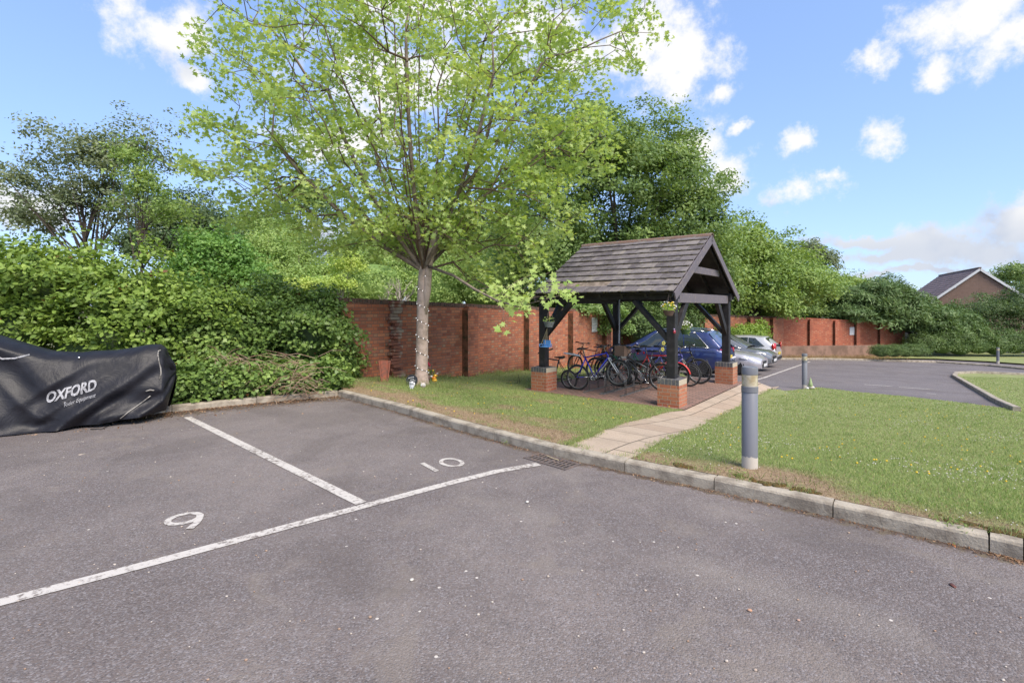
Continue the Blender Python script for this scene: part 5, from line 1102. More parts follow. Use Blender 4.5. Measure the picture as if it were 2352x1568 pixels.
    redm = GRP.setdefault('tail', mat('red_tail_lens', (.50, .012, .012), .12, coat=1)); clr = GRP.setdefault('head', mat('clear_headlamp', (.62, .62, .66), .08, .3, coat=1))
    for (x, z, ll, hh, ang) in lights_rear:
        for s in (-1, 1):
            ww = lerp_st(lower, x)[2]; b = MB(); vs = []
            for i in range(7):
                t = i / 6; xx = x + ll * (1 - t) if t < .65 else x + ll * .35 * (1 - (t - .65) / .35); yy = ww * (1.0 if t < .5 else 1.0 - (t - .5) * .55); hq = hh * (.35 + .65 * min(1, t * 1.6)); vs += [(xx - .012, s * (yy + .006), z - hq / 2 + ang * (1 - t)), (xx - .012, s * (yy + .008), z + hq / 2 + ang * (1 - t))]
            b.add(vs, [(2 * i, 2 * i + 1, 2 * i + 3, 2 * i + 2) for i in range(6)]); l_ = b.build('tail_light', redm, o, smooth=True); md = l_.modifiers.new('thickness', 'SOLIDIFY'); md.thickness = .03; md.offset = 0
    for (x, z, ll, hh, ang) in lights_front:
        for s in (-1, 1):
            b = MB(); vs = []
            for i in range(8):
                t = i / 7; xx = x - ll * (1 - t) ** 1.2; ww = lerp_st(lower, xx)[2]; yy = ww * (1.0 - .42 * max(0, t - .35)); hq = hh * (.25 + .75 * min(1, t * 1.7)); vs += [(xx + .012, s * (yy + .004), z - hq / 2 - ang * t), (xx, s * (yy - .01), z + hq / 2 - ang * t)]
            b.add(vs, [(2 * i, 2 * i + 1, 2 * i + 3, 2 * i + 2) for i in range(7)]); l_ = b.build('headlight', clr, o, smooth=True); md = l_.modifiers.new('thickness', 'SOLIDIFY'); md.thickness = .03; md.offset = 0
    xe = lower[-1][0]; zb, zt, we = lower[-1][1:]
    b = MB(); b.box((xe + .006, 0, zb + .10), (.03, we * 1.25, .16)); b.build('lower_grille', M_['black'], o, bevel=.01)
    b = MB(); b.box((xe + .012, 0, zb + (zt - zb) * .72), (.03, we * .8, .11)); b.build('grille', M_['black'], o, bevel=.02)
    b = MB(); b.box((xe + .032, 0, zb + (zt - zb) * .38), (.012, .52, .112)); b.build('number_plate', M_['white'], o)
    x0 = lower[0][0]; b = MB(); b.box((x0 - .012, 0, lower[0][1] + .07), (.03, lower[0][3] * 1.6, .14)); b.build('rear_valance', M_['black'], o, bevel=.01)
    b = MB(); b.box((x0 - .02, 0, lower[0][1] + .30), (.012, .52, .112)); b.build('number_plate', GRP.setdefault('yplate', mat('yellow_plate', (.55, .42, .05), .5)), o)
    return o
suvL = [(0, .42, .72, .74), (.05, .34, .98, .84), (.25, .28, 1.06, .90), (.9, .25, 1.07, .935), (2.2, .24, 1.03, .94), (3.3, .25, 1.03, .93), (3.9, .27, .98, .92), (4.35, .29, .90, .87), (4.58, .32, .80, .76), (4.66, .36, .68, .66)]
suvG = [(.12, 1.05, .82, 1.10, .74), (.62, 1.05, .86, 1.60, .64), (1.6, 1.04, .87, 1.645, .66), (2.55, 1.02, .87, 1.62, .64), (3.55, 1.02, .84, 1.06, .70)]
sedL = [(0, .40, .62, .70), (.06, .30, .90, .82), (.4, .25, .98, .88), (1.2, .22, .97, .90), (2.6, .20, .93, .91), (3.5, .21, .90, .90), (4.1, .22, .82, .88), (4.55, .24, .70, .80), (4.75, .27, .60, .62)]
sedG = [(.15, .96, .78, 1.0, .70), (1.1, .95, .82, 1.38, .58), (1.8, .94, .83, 1.43, .60), (2.4, .93, .83, 1.40, .59), (3.45, .91, .80, .94, .70)]
xovL = [(0, .42, .68, .72), (.05, .34, .95, .83), (.3, .28, 1.04, .89), (1.2, .26, 1.02, .92), (2.6, .25, .99, .92), (3.3, .26, .99, .915), (3.85, .28, .93, .90), (4.2, .30, .84, .84), (4.42, .34, .70, .66)]
xovG = [(.12, 1.02, .80, 1.06, .72), (.7, 1.02, .84, 1.56, .62), (1.5, 1.0, .85, 1.60, .63), (2.3, .99, .85, 1.57, .62), (3.45, .98, .82, 1.02, .70)]
hatL = [(0, .38, .66, .70), (.05, .30, .92, .81), (.3, .24, 1.0, .86), (1.2, .22, .98, .89), (2.5, .21, .94, .89), (3.1, .22, .92, .885), (3.6, .24, .83, .86), (3.95, .27, .72, .80), (4.1, .30, .60, .62)]
hatG = [(.10, .99, .76, 1.03, .70), (.55, .99, .80, 1.42, .58), (1.3, .97, .82, 1.47, .60), (2.0, .95, .82, 1.44, .59), (3.15, .93, .79, .96, .68)]
CW = U.copy(); CP = V.copy()
gs = G(1606, 866)                                                     # foot of the blue car's rear wheel
o1 = gs - CW * .80 + CP * .93
car('dark metallic blue estate-style off roader with chrome roof rails, tail towards the lawn', (o1.x, o1.y, gs.z), CW, paint('metallic_blue', (.018, .035, .15)), 4.66, suvL, suvG, (.85, 3.68), .36, rails=True, lights_rear=[(.03, .93, .38, .17, .02)], lights_front=[(4.5, .80, .4, .12, .05)])
gs2 = G(1686, 861); o2 = gs2 + CW * 3.82 + CP * .90
car('silver saloon facing out between the blue car and the grey one', (o2.x, o2.y, gs2.z), -CW, paint('silver', (.52, .50, .54)), 4.75, sedL, sedG, (.95, 3.82), .325, lights_rear=[(.05, .85, .3, .14, 0)], lights_front=[(4.52, .68, .50, .13, .02)])
g3 = gs2 + CP * 2.5 + CW * .0; g3.z = Tf(g3.x, g3.y); o3 = g3 + CW * 3.6 + CP * .9
car('dark grey crossover facing out behind the silver saloon', (o3.x, o3.y, g3.z), -CW, paint('gunmetal_grey', (.17, .18, .20)), 4.42, xovL, xovG, (.85, 3.52), .345, belt_trim=True, rails=True, lights_rear=[(.05, .9, .3, .15, 0)], lights_front=[(4.25, .80, .45, .12, .03)])
g4 = gs2 + CP * 5.0; g4.z = Tf(g4.x, g4.y); o4 = g4 - CW * .55 + CP * .9
car('white hatchback backed out furthest from the shelter', (o4.x, o4.y, g4.z), CW, paint('white', (.62, .62, .64)), 4.1, hatL, hatG, (.78, 3.28), .31, belt_trim=False, lights_rear=[(.04, 1.0, .16, .36, .02)], lights_front=[(3.9, .7, .4, .13, .03)])
print('CARS', gs, gs2, g3, g4)
# ------------------------------------------------------------------ the house on the right
ap = P(2250, 617, 50); gd_ = Vector((.887, -.461, 0)); rdv = Vector((.461, .887, 0)); ho = thing('house', 'brown brick house with white verges, its gable above the shrubs on the right', 'house', (ap.x, ap.y, Tf(ap.x, ap.y)), (0, 0, math.atan2(gd_.y, gd_.x)))
hz = ap.z - ho.location.z; W2 = 4.4; Dp = 13.5; ez = hz - 3.75
b = MB(); z0 = -.5; b.add([(-W2 + .3, 0, z0), (W2 - .3, 0, z0), (W2 - .3, 0, ez), (0, 0, hz - .25), (-W2 + .3, 0, ez), (-W2 + .3, Dp, z0), (W2 - .3, Dp, z0), (W2 - .3, Dp, ez), (0, Dp, hz - .25), (-W2 + .3, Dp, ez)],
   [(0, 1, 2, 3, 4), (9, 8, 7, 6, 5), (0, 4, 9, 5), (2, 1, 6, 7)]); b.build('wall', bricks('brown_house_brick', [(.19, .125, .095), (.24, .155, .12), (.21, .14, .11)], (.21, .14, .11), (.20, .15, .12), stain_amt=.1), ho)
rl = math.hypot(W2 + .1, hz - ez + .08); ra = math.atan2(hz - ez + .08, W2 + .1)
for s in (-1, 1):
    b = MB(); nr = 15
    for i in range(nr):
        f = (i + .5) / nr; c = Vector((s * (W2 + .1) * (1 - f), Dp / 2, hz - (hz - ez + .08) * (1 - f) + .03 + .02)); b.box(c, (rl / nr + .05, Dp + .30, .05), Matrix.Rotation(s * (ra - .06), 3, 'Y'))
    b.build('roof_slope', mat('plum_roof_tile', (.19, .13, .125), .85, var=((.12, .085, .08), 1.5, .4, .65), bump=(9, .5)), ho)
    b = MB(); b.beam((0, -.17, hz - .07), (s * (W2 + .14), -.17, ez - .15), .03, .21, up=(s * .6, 0, .8)); b.box((s * (W2 + .0), -.17, ez - .17), (.36, .034, .2)); b.build('barge_board', M_['white'], ho)
    b = MB(); b.beam((s * (W2 + .12), -.1, ez - .12), (s * (W2 + .12), Dp + .1, ez - .12), .10, .10); b.build('gutter', M_['white'], ho)
b = MB(); b.beam((0, -.15, hz + .09), (0, Dp + .15, hz + .09), .22, .12); b.build('ridge_tiles', M_['ridge'], ho)
wz = (CZ - (738 - HY) / F * 50) - ho.location.z
b = MB(); b.box((-.55, -.03, wz), (1.3, .05, 1.1)); wf = b.build('window', M_['white'], ho); b = MB(); b.box((-.86, -.06, wz), (.5, .02, .9)); b.box((-.24, -.06, wz), (.5, .02, .9)); b.build('pane', M_['glass'], wf)
# ------------------------------------------------------------------ signs on the wall
def sign(px0, py0, px1, py1, base, lab, seam=True, d=None, txt=True):
    nrm = Vector((-d.y, d.x, 0)); nrm = nrm if nrm.y < 0 else -nrm
    def hit(px): k = (px - HX) / F; t = (k * base.y - base.x) / (d.x - k * d.y); return base + d * t
    a, c = hit(px0), hit(px1); mid_ = (a + c) / 2; z1 = CZ - (py0 - HY) / F * mid_.y; z0_ = CZ - (py1 - HY) / F * mid_.y; wd = (c - a).length; o = thing('wall_sign', lab, 'sign', (mid_.x + nrm.x * .02, mid_.y + nrm.y * .02, z0_), (0, 0, math.atan2(d.y, d.x)))
    h = z1 - z0_; b = MB(); b.box((0, 0, h / 2), (wd, .012, h)); b.build('plate', M_['white'], o)
    if txt:
        b = MB(); n = int(h / .05)
        for i in range(n):
            if i % 5 == 4: continue
            ww = wd * random.uniform(.45, .8); b.box((-wd * .42 + ww / 2, -.0085, h - .05 - i * h / (n + .5)), (ww, .003, .016))
        b.build('print', GRP.setdefault('print', mat('grey_print', (.22, .22, .24), .6)), o)
    return o
sign(1358.5, 729, 1371, 762, wa, 'narrow white printed notice on the brick wall behind the shelter', d=wdir)
sign(1592, 741, 1603, 757, wB, 'small white notice on the wall seen past the front timber post', d=s2d)
fs_ = fA + dfar * onfar(1957); sign(1951, 751, 1963, 769, fA, 'small blank white sign on the bright orange wall', d=dfar, txt=False)
# ------------------------------------------------------------------ things hung in and around the shelter
def flw(n, c):
    if n not in GRP: GRP[n] = mat(n, c, .6)
    return GRP[n]
def flowers(b_, pts, r=.018):
    for p in pts: b_.ball(p, (r, r, r * .7), 6, 4)
def basket(loc, label, m, h, r, foliage, flcols, rng, hang=.32, trail=.1, wick=False, n=260):
    o = thing('hanging_basket', label, 'hanging basket', loc, group='hanging baskets on the shelter'); b = MB(); b.lathe([(0, -h), (r * .62, -h), (r * .8, -h * .5), (r, 0), (r - .012, 0), (r * .75, -h * .6), (0, -h * .8)], 20); b.build('pot', m, o, smooth=True, sharp=50)
    b = MB()
    for a in (0, 2.1, 4.2): b.tube([Vector((r * math.cos(a), r * math.sin(a), 0)), Vector((0, 0, hang))], .003, 4)
    b.build('hanger', M_['iron'], o)
    p = rdir(n, rng) * np.array([r * 1.15, r * 1.15, .10]) * rng.random((n, 1)) ** .4 + np.array([0, 0, .05]); p[:, 2] = np.where(rng.random(n) < .2, p[:, 2] - trail * rng.random(n), p[:, 2]); leafmesh('foliage', p, np.array([0, 0, .7]) + rng.normal(size=p.shape) * .6, .045, foliage, 'small', o, rng)
    for c_, cnt in flcols:
        b = MB(); q = rdir(cnt, rng) * np.array([r * 1.2, r * 1.2, .09]) + np.array([0, 0, .09]); flowers(b, [tuple(v) for v in q]); b.build('flowers', flw(*c_), o, smooth=True)
    return o
rng = np.random.default_rng(3); W_ = ('white_petals', (.65, .65, .62)); Y_f = ('yellow_petals', (.70, .48, .03)); R_f = ('crimson_petals', (.45, .01, .05)); Pk = ('pink_petals', (.55, .25, .30))
yb = mat('brown_pot', (.10, .06, .05), .7)
lime = LM('lime_foliage', (.2, .3, .05), (.3, .42, .09), (.45, .52, .2))
def post(u, v, z): p = SH(u, v); return Vector((p.x, p.y, FZ + z))
basket(P(1536, 713, 9.75), 'hanging basket overflowing with yellow and white flowers on the front post', yb, .10, .115, lime, [(Y_f, 16), (W_, 22)], rng, trail=.06)
basket(P(1574, 757, 10.9), 'hanging basket of small white flowers behind the front post', mat('dark_green_pot', (.04, .09, .03), .7), .10, .11, mid_l, [(W_, 34)], rng, trail=.12)
basket(P(1261, 739, 11.35), 'grey wicker hanging basket with a few green leaves on the left post', mat('grey_wicker', (.20, .22, .23), .7, var=((.10, .11, .12), 60, .4, .6), bump=(90, 1)), .12, .13, mid_l, [], rng, hang=.30, trail=.02, n=60)
bl = mat('sky_blue_paint', (.09, .26, .56), .6, var=((.07, .19, .42), 20, .45, .65)); pb = P(1255, 796, 11.5)
o = thing('toy_swing_seat', 'miniature pale blue slatted swing bench hung on the left timber post', 'swing ornament', pb, (0, 0, math.atan2(U.y, U.x) + PI))
b = MB()
for i in range(7): b.box((-.085 + i * .028, .03, .075), (.024, .010, .15))
b.box((0, -.03, .0), (.22, .12, .012)); b.build('slatted_back', bl, o)
b = MB(); 
for s in (-.13, .13): b.box((s, -.03, .055), (.02, .13, .012)); b.box((s, -.085, .03), (.012, .012, .06)); b.box((s, .02, .03), (.012, .012, .06))
b.build('arm', bl, o)
b = MB()
for s in (-.11, .0): b.tube([(s, -.05, .055), (.0, .03, .42)], .004, 4); b.tube([(s, .03, .055), (.0, .03, .42)], .004, 4)
b.build('rope', mat('jute_rope', (.45, .36, .22), .9), o)
o = thing('hanging_ornament', 'red and violet glass ornament hanging on the front timber post', 'ornament', P(1548, 762, 9.98)); b = MB(); b.ball((0, 0, .05), .022, 8, 6); b.build('violet_bead', mat('violet_glass', (.16, .12, .22), .1, coat=1), o, smooth=True); b = MB(); b.ball((.01, 0, .0), (.03, .02, .04), 8, 6); b.build('red_bead', mat('red_glass', (.30, .01, .04), .1, coat=1), o, smooth=True); b = MB(); b.tube([(0, 0, .06), (0, .02, .16)], .002, 4); b.build('string', M_['black'], o)
o = thing('flower_windmill', 'yellow petalled garden ornament beside the front timber post', 'ornament', P(1524, 800, 9.8))
for k, (x, z) in enumerate(((.0, .10), (-.02, -.02))):
    b = MB()
    for i in range(5): a = i * 1.257 + k; b.ball((x + .022 * math.cos(a), 0, z + .026 * math.sin(a)), (.018, .01, .02), 8, 5)
    b.build('petals', flw('lemon_petals', (.34, .31, .07)), o, smooth=True)
b = MB(); b.tube([(0, 0, .1), (-.02, .01, -.05), (.06, .08, -.12)], .004, 4); b.build('stem', M_['iron'], o)
pw = P(1421, 850, 14.6); o = MB(); o.tube([Vector((0, 0, -.1)), Vector((.03, 0, 2.4))], .016, 8); o = o.build('white_pole', M_['white'], None, smooth=True); o.location = (pw.x, pw.y, FZ + .05); tag(o, 'thin white pole leaning beside the rear timber post', 'pole')
for k, (u, v) in enumerate(((.0, .0),)):
    b = MB(); b.tube([(-.10, -.02, .0), (-.05, -.09, .0), (.04, -.10, .02), (.09, -.02, .06), (.10, .05, .03)], .006, 5); o = b.build('cable_lock', M_['black'], None, smooth=True); o.location = post(NU, 0, PT + .012); o.rotation_euler = (0, 0, -.5); tag(o, 'black cable lock coiled on top of the left brick plinth', 'lock')
# ------------------------------------------------------------------ fairy lights round the maple trunk
sl = thing('string_lights', 'string of small white bulbs wound round the maple trunk', 'fairy lights', tb); zt_ = float(fork.z); b = MB(); pts = []; NB = 54
def tr_at(z, a): r = np.interp(z, [0, .12, .35, 1, 2, zt_], [.175, .15, .135, .128, .12, .112]) + .010; return Vector((fork.x * z / zt_ + r * math.cos(a), fork.y * z / zt_ + r * math.sin(a), z))
tot = 6.3 * 2 * PI
for i in range(200): t = i / 199; pts.append(tr_at(.25 + (zt_ - .35) * t, -tot * t + .5))
b.tube(pts, .0035, 4); b.build('wire', M_['black'], sl)
b = MB(); b.ball((0, 0, 0), .008, 8, 6); bm0 = b.build('bulb', mat('white_bulb', (.8, .8, .8), .2, emit=((1, 1, 1), .5)), sl, smooth=True)
for i in range(NB):
    o = bm0 if i == 0 else bm0.copy(); t = (i + .5) / NB; o.location = tr_at(.25 + (zt_ - .35) * t, -tot * t + .5) * 1.0
    if i: C.objects.link(o)
# ------------------------------------------------------------------ ornaments at the foot of the maple and by the wall
def LP(px, py, dy=0): p = L(px, py); return Vector((p.x, p.y + dy, float(lawn_h(p.x, p.y + dy))))
p = LP(949, 886); o = thing('memorial_plaque', 'round black plaque with white writing, tilted against the maple trunk', 'plaque', p, (R(-12), R(-14), .1)); b = MB(); b.lathe([(.12, -.012), (.12, .012)], 24, c=(0, 0, .12), axis='Y'); b.build('disc', M_['black'], o, smooth=True, sharp=40)
b = MB()
for z, w in ((.18, .12), (.135, .05), (.10, .13)):
    x = -w / 2
    while x < w / 2: l_ = random.uniform(.01, .022); b.box((x + l_ / 2, -.0145, z + random.uniform(-.002, .002)), (l_, .004, .013)); x += l_ + .009
b.build('lettering', M_['white'], o)
p = LP(946, 893); o = thing('stone_figurine', 'small white stone cherub in front of the round black plaque', 'figurine', p); b = MB(); b.ball((0, 0, .045), (.038, .034, .05), 12, 8); b.ball((0, -.005, .115), (.036, .034, .036), 12, 8); b.ball((-.034, -.012, .055), (.015, .015, .03), 8, 6); b.ball((.034, -.012, .055), (.015, .015, .03), 8, 6); b.ball((-.02, -.03, .012), (.018, .03, .014), 8, 6); b.ball((.02, -.03, .012), (.018, .03, .014), 8, 6); b.build('figure', mat('white_stone', (.50, .51, .55), .7, var=((.33, .34, .38), 30, .45, .6)), o, smooth=True)
b = MB(); b.ball((-.03, .03, .09), (.03, .008, .04), 8, 6); b.ball((.03, .03, .09), (.03, .008, .04), 8, 6); b.build('wings', M_['white'], o, smooth=True)
p = LP(972, 890); o = thing('owl_ornament', 'white pottery owl with big round eyes beside the tree foot', 'owl ornament', p); b = MB(); b.ball((0, 0, .05), (.056, .05, .056), 14, 9); b.tube([(-.035, 0, .09), (-.045, -.005, .118)], [.016, .002], 6); b.tube([(.035, 0, .09), (.045, -.005, .118)], [.016, .002], 6); b.build('body', mat('cream_pottery', (.55, .48, .44), .5), o, smooth=True)
for s in (-1, 1): b = MB(); b.lathe([(.021, 0), (.021, .01)], 14, c=(s * .023, -.052, .065), axis='Y'); e_ = b.build('eye', M_['white'], o, smooth=True, sharp=40)
b = MB(); b.tube([(0, -.05, .058), (0, -.066, .045)], [.008, .001], 6); b.build('beak', mat('ochre', (.4, .25, .1), .6), o)
p = LP(998, 883); o = thing('bird_ornament', 'orange and yellow pottery bird ornament perched on a pale pot by the tree', 'bird ornament', p); orn = mat('orange_glaze', (.70, .24, .02), .3, coat=.5); yel = mat('yellow_glaze', (.72, .40, .02), .3, coat=.5)
b = MB(); b.lathe([(.03, 0), (.042, .05), (.046, .055)], 14); b.build('stand', mat('pale_pot', (.45, .45, .36), .7), o, smooth=True)
b = MB(); b.ball((0, 0, .095), (.062, .05, .042), 12, 8); b.build('lower_body', yel, o, smooth=True); b = MB(); b.ball((-.015, 0, .15), (.055, .042, .038), 12, 8); b.build('upper_body', orn, o, smooth=True); b = MB(); b.ball((.015, 0, .20), (.040, .036, .036), 12, 8); b.tube([(.045, -.01, .20), (.075, -.02, .195)], [.014, .003], 6); b.build('head', yel, o, smooth=True)
b = MB(); b.tube([(.035, 0, .235), (.06, 0, .255), (.085, 0, .25)], [.008, .007, .010], 6); b.ball((-.07, 0, .185), (.03, .025, .025), 8, 6); b.build('crest', M_['white'], o, smooth=True)
p = LP(982, 879); o = thing('flower_pot', 'tall pot of yellow, pink and crimson artificial flowers beside the maple trunk', 'flower pot', p); b = MB(); b.lathe([(.05, 0), (.075, .16), (.08, .17), (.065, .17)], 16); b.build('pot', mat('pink_grey_pot', (.30, .19, .17), .6), o, smooth=True)
rng = np.random.default_rng(8); q = rdir(140, rng) * np.array([.13, .10, .06]) + np.array([.03, 0, .24]); leafmesh('foliage', q, np.array([0, 0, .7]) + rng.normal(size=q.shape) * .6, .05, GRP['deep_green_leaf'], 'small', o, rng)
for c_, pp in ((Y_f, [(.02, -.04, .30), (.13, 0, .29), (-.04, -.03, .28)]), (Pk, [(-.07, -.04, .27), (-.03, -.06, .29), (-.10, 0, .26)]), (R_f, [(.02, -.02, .47), (.04, -.03, .44), (.05, 0, .40), (.01, -.02, .45)])):
    b = MB(); flowers(b, pp, .026); b.build('flowers', flw(*c_), o, smooth=True)
b = MB(); b.tube([(.02, 0, .15), (.035, 0, .35), (.02, 0, .48)], .004, 4); b.tube([(.09, .02, .0), (.10, .02, .46), (.07, .02, .50), (.06, .01, .46)], .006, 5); b.build('stems', M_['iron'], o)
for k, (px, py, rz, lb) in enumerate([(884, 877, .15, 'tapered terracotta gutter piece stood upright against the broken brick pier')]):
    p = LP(px, py); o = MB(); vs = []
    for z, w, d in ((0, .075, .07), (.46, .125, .10)):
        for x, y in ((-w, .0), (-w * .95, -d), (w * .95, -d), (w, 0), (w - .02, 0), (w * .95 - .02, -d + .02), (-w * .95 + .02, -d + .02), (-w + .02, 0)): vs.append((x, -y - d, z))
    o.add(vs, [(i, (i + 1) % 8, (i + 1) % 8 + 8, i + 8) for i in range(8)] + [tuple(range(7, -1, -1)), tuple(range(8, 16))]); o = o.build('terracotta_gutter', M_['terracotta'], None); o.location = p; o.rotation_euler = (R(-8), 0, rz); tag(o, lb, 'terracotta gutter')
b = MB(); b.tube([(-.30, .02, .02), (-.15, -.03, .02), (0, 0, .03), (.02, 0, .26), (.06, .01, .02)], .008, 5); o = b.build('bent_rod', M_['black'], None, smooth=True); o.location = LP(1189, 882); tag(o, 'bent black metal rod sticking out of the lawn left of the shelter', 'rod')
p = LP(1858, 892); p2_ = p2 + Vector((.14, -.10, 0)); o = thing('garden_gnome', 'small gnome with a tall pale green pointed hat at the foot of a bollard', 'gnome', p2_); b = MB(); b.lathe([(.0, .36), (.018, .31), (.045, .20), (.068, .10), (.055, .085)], 14, c=(-.02, 0, 0)); b.build('hat', mat('pale_green_felt', (.30, .38, .19), .8), o, smooth=True); b = MB(); b.ball((0, 0, .06), (.075, .065, .065), 10, 7); b.build('body', mat('cream_resin', (.52, .47, .40), .7), o, smooth=True); b = MB(); b.ball((.05, -.04, .05), (.03, .03, .03), 8, 6); b.ball((-.13, -.03, .03), (.05, .04, .035), 8, 6); b.build('feet_and_stone', M_['white'], o, smooth=True)
# ------------------------------------------------------------------ grass, flowers, litter, small weeds
def blades(name, outline, N, hmin, hmax, near, seed, label, dryfn=dry, h_fn=lawn_h, ymax=40, wk=1.0):
    rng = np.random.default_rng(seed); xs = [p[0] for p in outline]; ys = [p[1] for p in outline]; out = []
    k = 0; X = np.zeros(0); Y = np.zeros(0)
    while len(X) < N and k < 60:
        n = N * 2; r = near * np.exp(rng.random(n) * math.log(ymax / near)); a = rng.uniform(-.95, 1.35, n); y = r; x = a * r * 1.08; m = inside(x, y, outline) & (x > min(xs)) & (x < max(xs)); X = np.concatenate([X, x[m]]); Y = np.concatenate([Y, y[m]]); k += 1
    X, Y = X[:N], Y[:N]; d = np.clip((dryfn(X, Y) - .30) / .48, 0, 1); keep = rng.random(len(X)) > d * .55; X, Y, d = X[keep], Y[keep], d[keep]; n = len(X)
    z = h_fn(X, Y); dist = np.hypot(X, Y); h = (hmin + (hmax - hmin) * rng.random(n) ** 2) * (1 - .45 * d) * (1 + .0 * dist) ; w = (.0016 + .00042 * dist) * wk * (.7 + .6 * rng.random(n)); a = rng.random(n) * 2 * PI; le = rng.normal(size=(n, 2)) * .45 * h[:, None]
    c = np.stack([X, Y, z], 1); s = np.stack([np.cos(a) * w, np.sin(a) * w, np.zeros(n)], 1); tip = c + np.stack([le[:, 0], le[:, 1], h], 1)
    co = np.stack([c - s, c + s, tip], 1); me = bpy.data.meshes.new(name); me.vertices.add(3 * n); me.vertices.foreach_set('co', co.astype(np.float32).ravel()); me.loops.add(3 * n); me.loops.foreach_set('vertex_index', np.arange(3 * n, dtype=np.int32)); me.polygons.add(n); me.polygons.foreach_set('loop_start', np.arange(0, 3 * n, 3, dtype=np.int32)); me.polygons.foreach_set('loop_total', np.full(n, 3, np.int32))
    for an, v in (('rnd', rng.random(n)), ('dry', np.clip(d + (rng.random(n) < .10) * .8, 0, 1))): at = me.attributes.new(an, 'FLOAT', 'POINT'); at.data.foreach_set('value', np.repeat(v, 3).astype(np.float32))
    me.materials.append(M_['blade']); me.update(calc_edges=True); o = bpy.data.objects.new(name, me); C.objects.link(o); tag(o, label, 'grass', kind='stuff'); return o
def blademat():
    m = bpy.data.materials.new('grass_blade'); m.use_nodes = True; t = NT(m.node_tree); t.n.clear(); r = t.new('ShaderNodeAttribute', attribute_name='rnd').outputs['Fac']; d = t.new('ShaderNodeAttribute', attribute_name='dry').outputs['Fac']
    col = t.mix(d, t.ramp(r, [(0, (.21, .30, .08)), (.55, (.35, .44, .14)), (1, (.50, .54, .23))]), t.ramp(r, [(0, (.30, .21, .12)), (1, (.48, .38, .23))]))
    b = t.new('ShaderNodeBsdfPrincipled', {'Base Color': col, 'Roughness': .6}); tr = t.new('ShaderNodeBsdfTranslucent', {0: col}); mx = t.new('ShaderNodeMixShader', {0: .5, 1: b.outputs[0], 2: tr.outputs[0]}); t.new('ShaderNodeOutputMaterial', {0: mx.outputs[0]}); return m
M_['blade'] = blademat()
oL = [tuple(p)[:2] for p in lawnL]; oR = [tuple(p)[:2] for p in lawnR]
def dryL(x, y): u = (x - FRc.x) * U.x + (y - FRc.y) * U.y; v = (x - FRc.x) * V.x + (y - FRc.y) * V.y; return dry(x, y)
blades('grass', oL, 120000, .010, .036, 5, 1, 'short patchy mown grass between the brick wall and the kerb', ymax=20)
blades('grass', oR, 250000, .010, .034, 2.6, 2, 'short green mown grass with clover beside the path', ymax=22)
# longer tufts at the tree foot, along the wall and by the kerb edge
rng = np.random.default_rng(4)
def tufts(name, label, pts, n, h, spread, m=None, seed=1, width=.004):
    rng = np.random.default_rng(seed); P0 = np.repeat(np.array([tuple(p) for p in pts]), n, 0); P0 = P0 + np.concatenate([rng.normal(size=(len(P0), 2)) * spread, np.zeros((len(P0), 1))], 1); N = len(P0)
    hh = h * (.4 + .8 * rng.random(N)); a = rng.random(N) * 2 * PI; s = np.stack([np.cos(a), np.sin(a), a * 0], 1) * width; tip = P0 + np.stack([rng.normal(size=N) * .4 * hh, rng.normal(size=N) * .4 * hh, hh], 1)
    co = np.stack([P0 - s, P0 + s, tip], 1); me = bpy.data.meshes.new(name); me.from_pydata(co.reshape(-1, 3).tolist(), [], [(3 * i, 3 * i + 1, 3 * i + 2) for i in range(N)]); 
    for an, v in (('rnd', rng.random(N)), ('dry', (rng.random(N) < .12) * .9)): at = me.attributes.new(an, 'FLOAT', 'POINT'); at.data.foreach_set('value', np.repeat(v, 3).astype(np.float32))
    me.materials.append(m or M_['blade']); o = bpy.data.objects.new(name, me); C.objects.link(o); tag(o, label, 'grass', kind='stuff'); return o
pts = []
for i in range(60): a = rng.random() * 6.28; r = .15 + .5 * rng.random() ** .7; x, y = tb.x + r * 1.5 * math.cos(a), tb.y + r * math.sin(a) * .8; pts.append((x, y, float(lawn_h(x, y))))
tufts('long_grass', 'longer unmown grass round the maple foot and its ornaments', pts, 26, .13, .06)
pts = []
for i in range(150): t = rng.uniform(0, 14); p = wA + wdir * (t + 1) + wn_ * rng.uniform(.02, .25); pts.append((p.x, p.y, float(lawn_h(p.x, p.y))))
cl = []
for i in range(420):
    y = 3 * math.exp(rng.random() * 1.9); x = rng.uniform(-.4, 1.3) * y
    if inside(np.array([x]), np.array([y]), [tuple(p)[:2] for p in lawnR])[0] or inside(np.array([x]), np.array([y]), [tuple(p)[:2] for p in lawnL])[0]: cl.append((x, y, float(lawn_h(x, y))))
tufts('grass_clumps', 'coarser clumps of darker grass scattered through both lawns', cl, 26, .055, .07, m=leafmat('coarse_grass', (.10, .18, .04), (.16, .25, .06), (.26, .34, .1)), seed=14, width=.003)
tufts('long_grass', 'rough grass and weeds along the foot of the red brick wall', pts, 18, .14, .07, seed=2, width=.006)
pts = []
for edge in (PLw, PRw):
    for i in range(150):
        s_ = rng.uniform(0, len(edge) - 1.001); j = int(s_); p = edge[j].lerp(edge[j + 1], s_ - j) + Vector((rng.normal() * .025, rng.normal() * .025, 0)); pts.append((p.x, p.y, float(lawn_h(p.x, p.y)) + .005))
tufts('path_edge_grass', 'short grass creeping over both edges of the slab path', pts, 16, .035, .03, seed=9, width=.003)
pts = []
for i in range(160): p = rw_a.lerp(rw_b, rng.random()) + nf_ * rng.uniform(.15, .7); pts.append((p.x, p.y, Tf(p.x, p.y)))
dryg = leafmat('straw_grass', (.30, .20, .11), (.38, .27, .15), (.45, .34, .2), transl=.3)
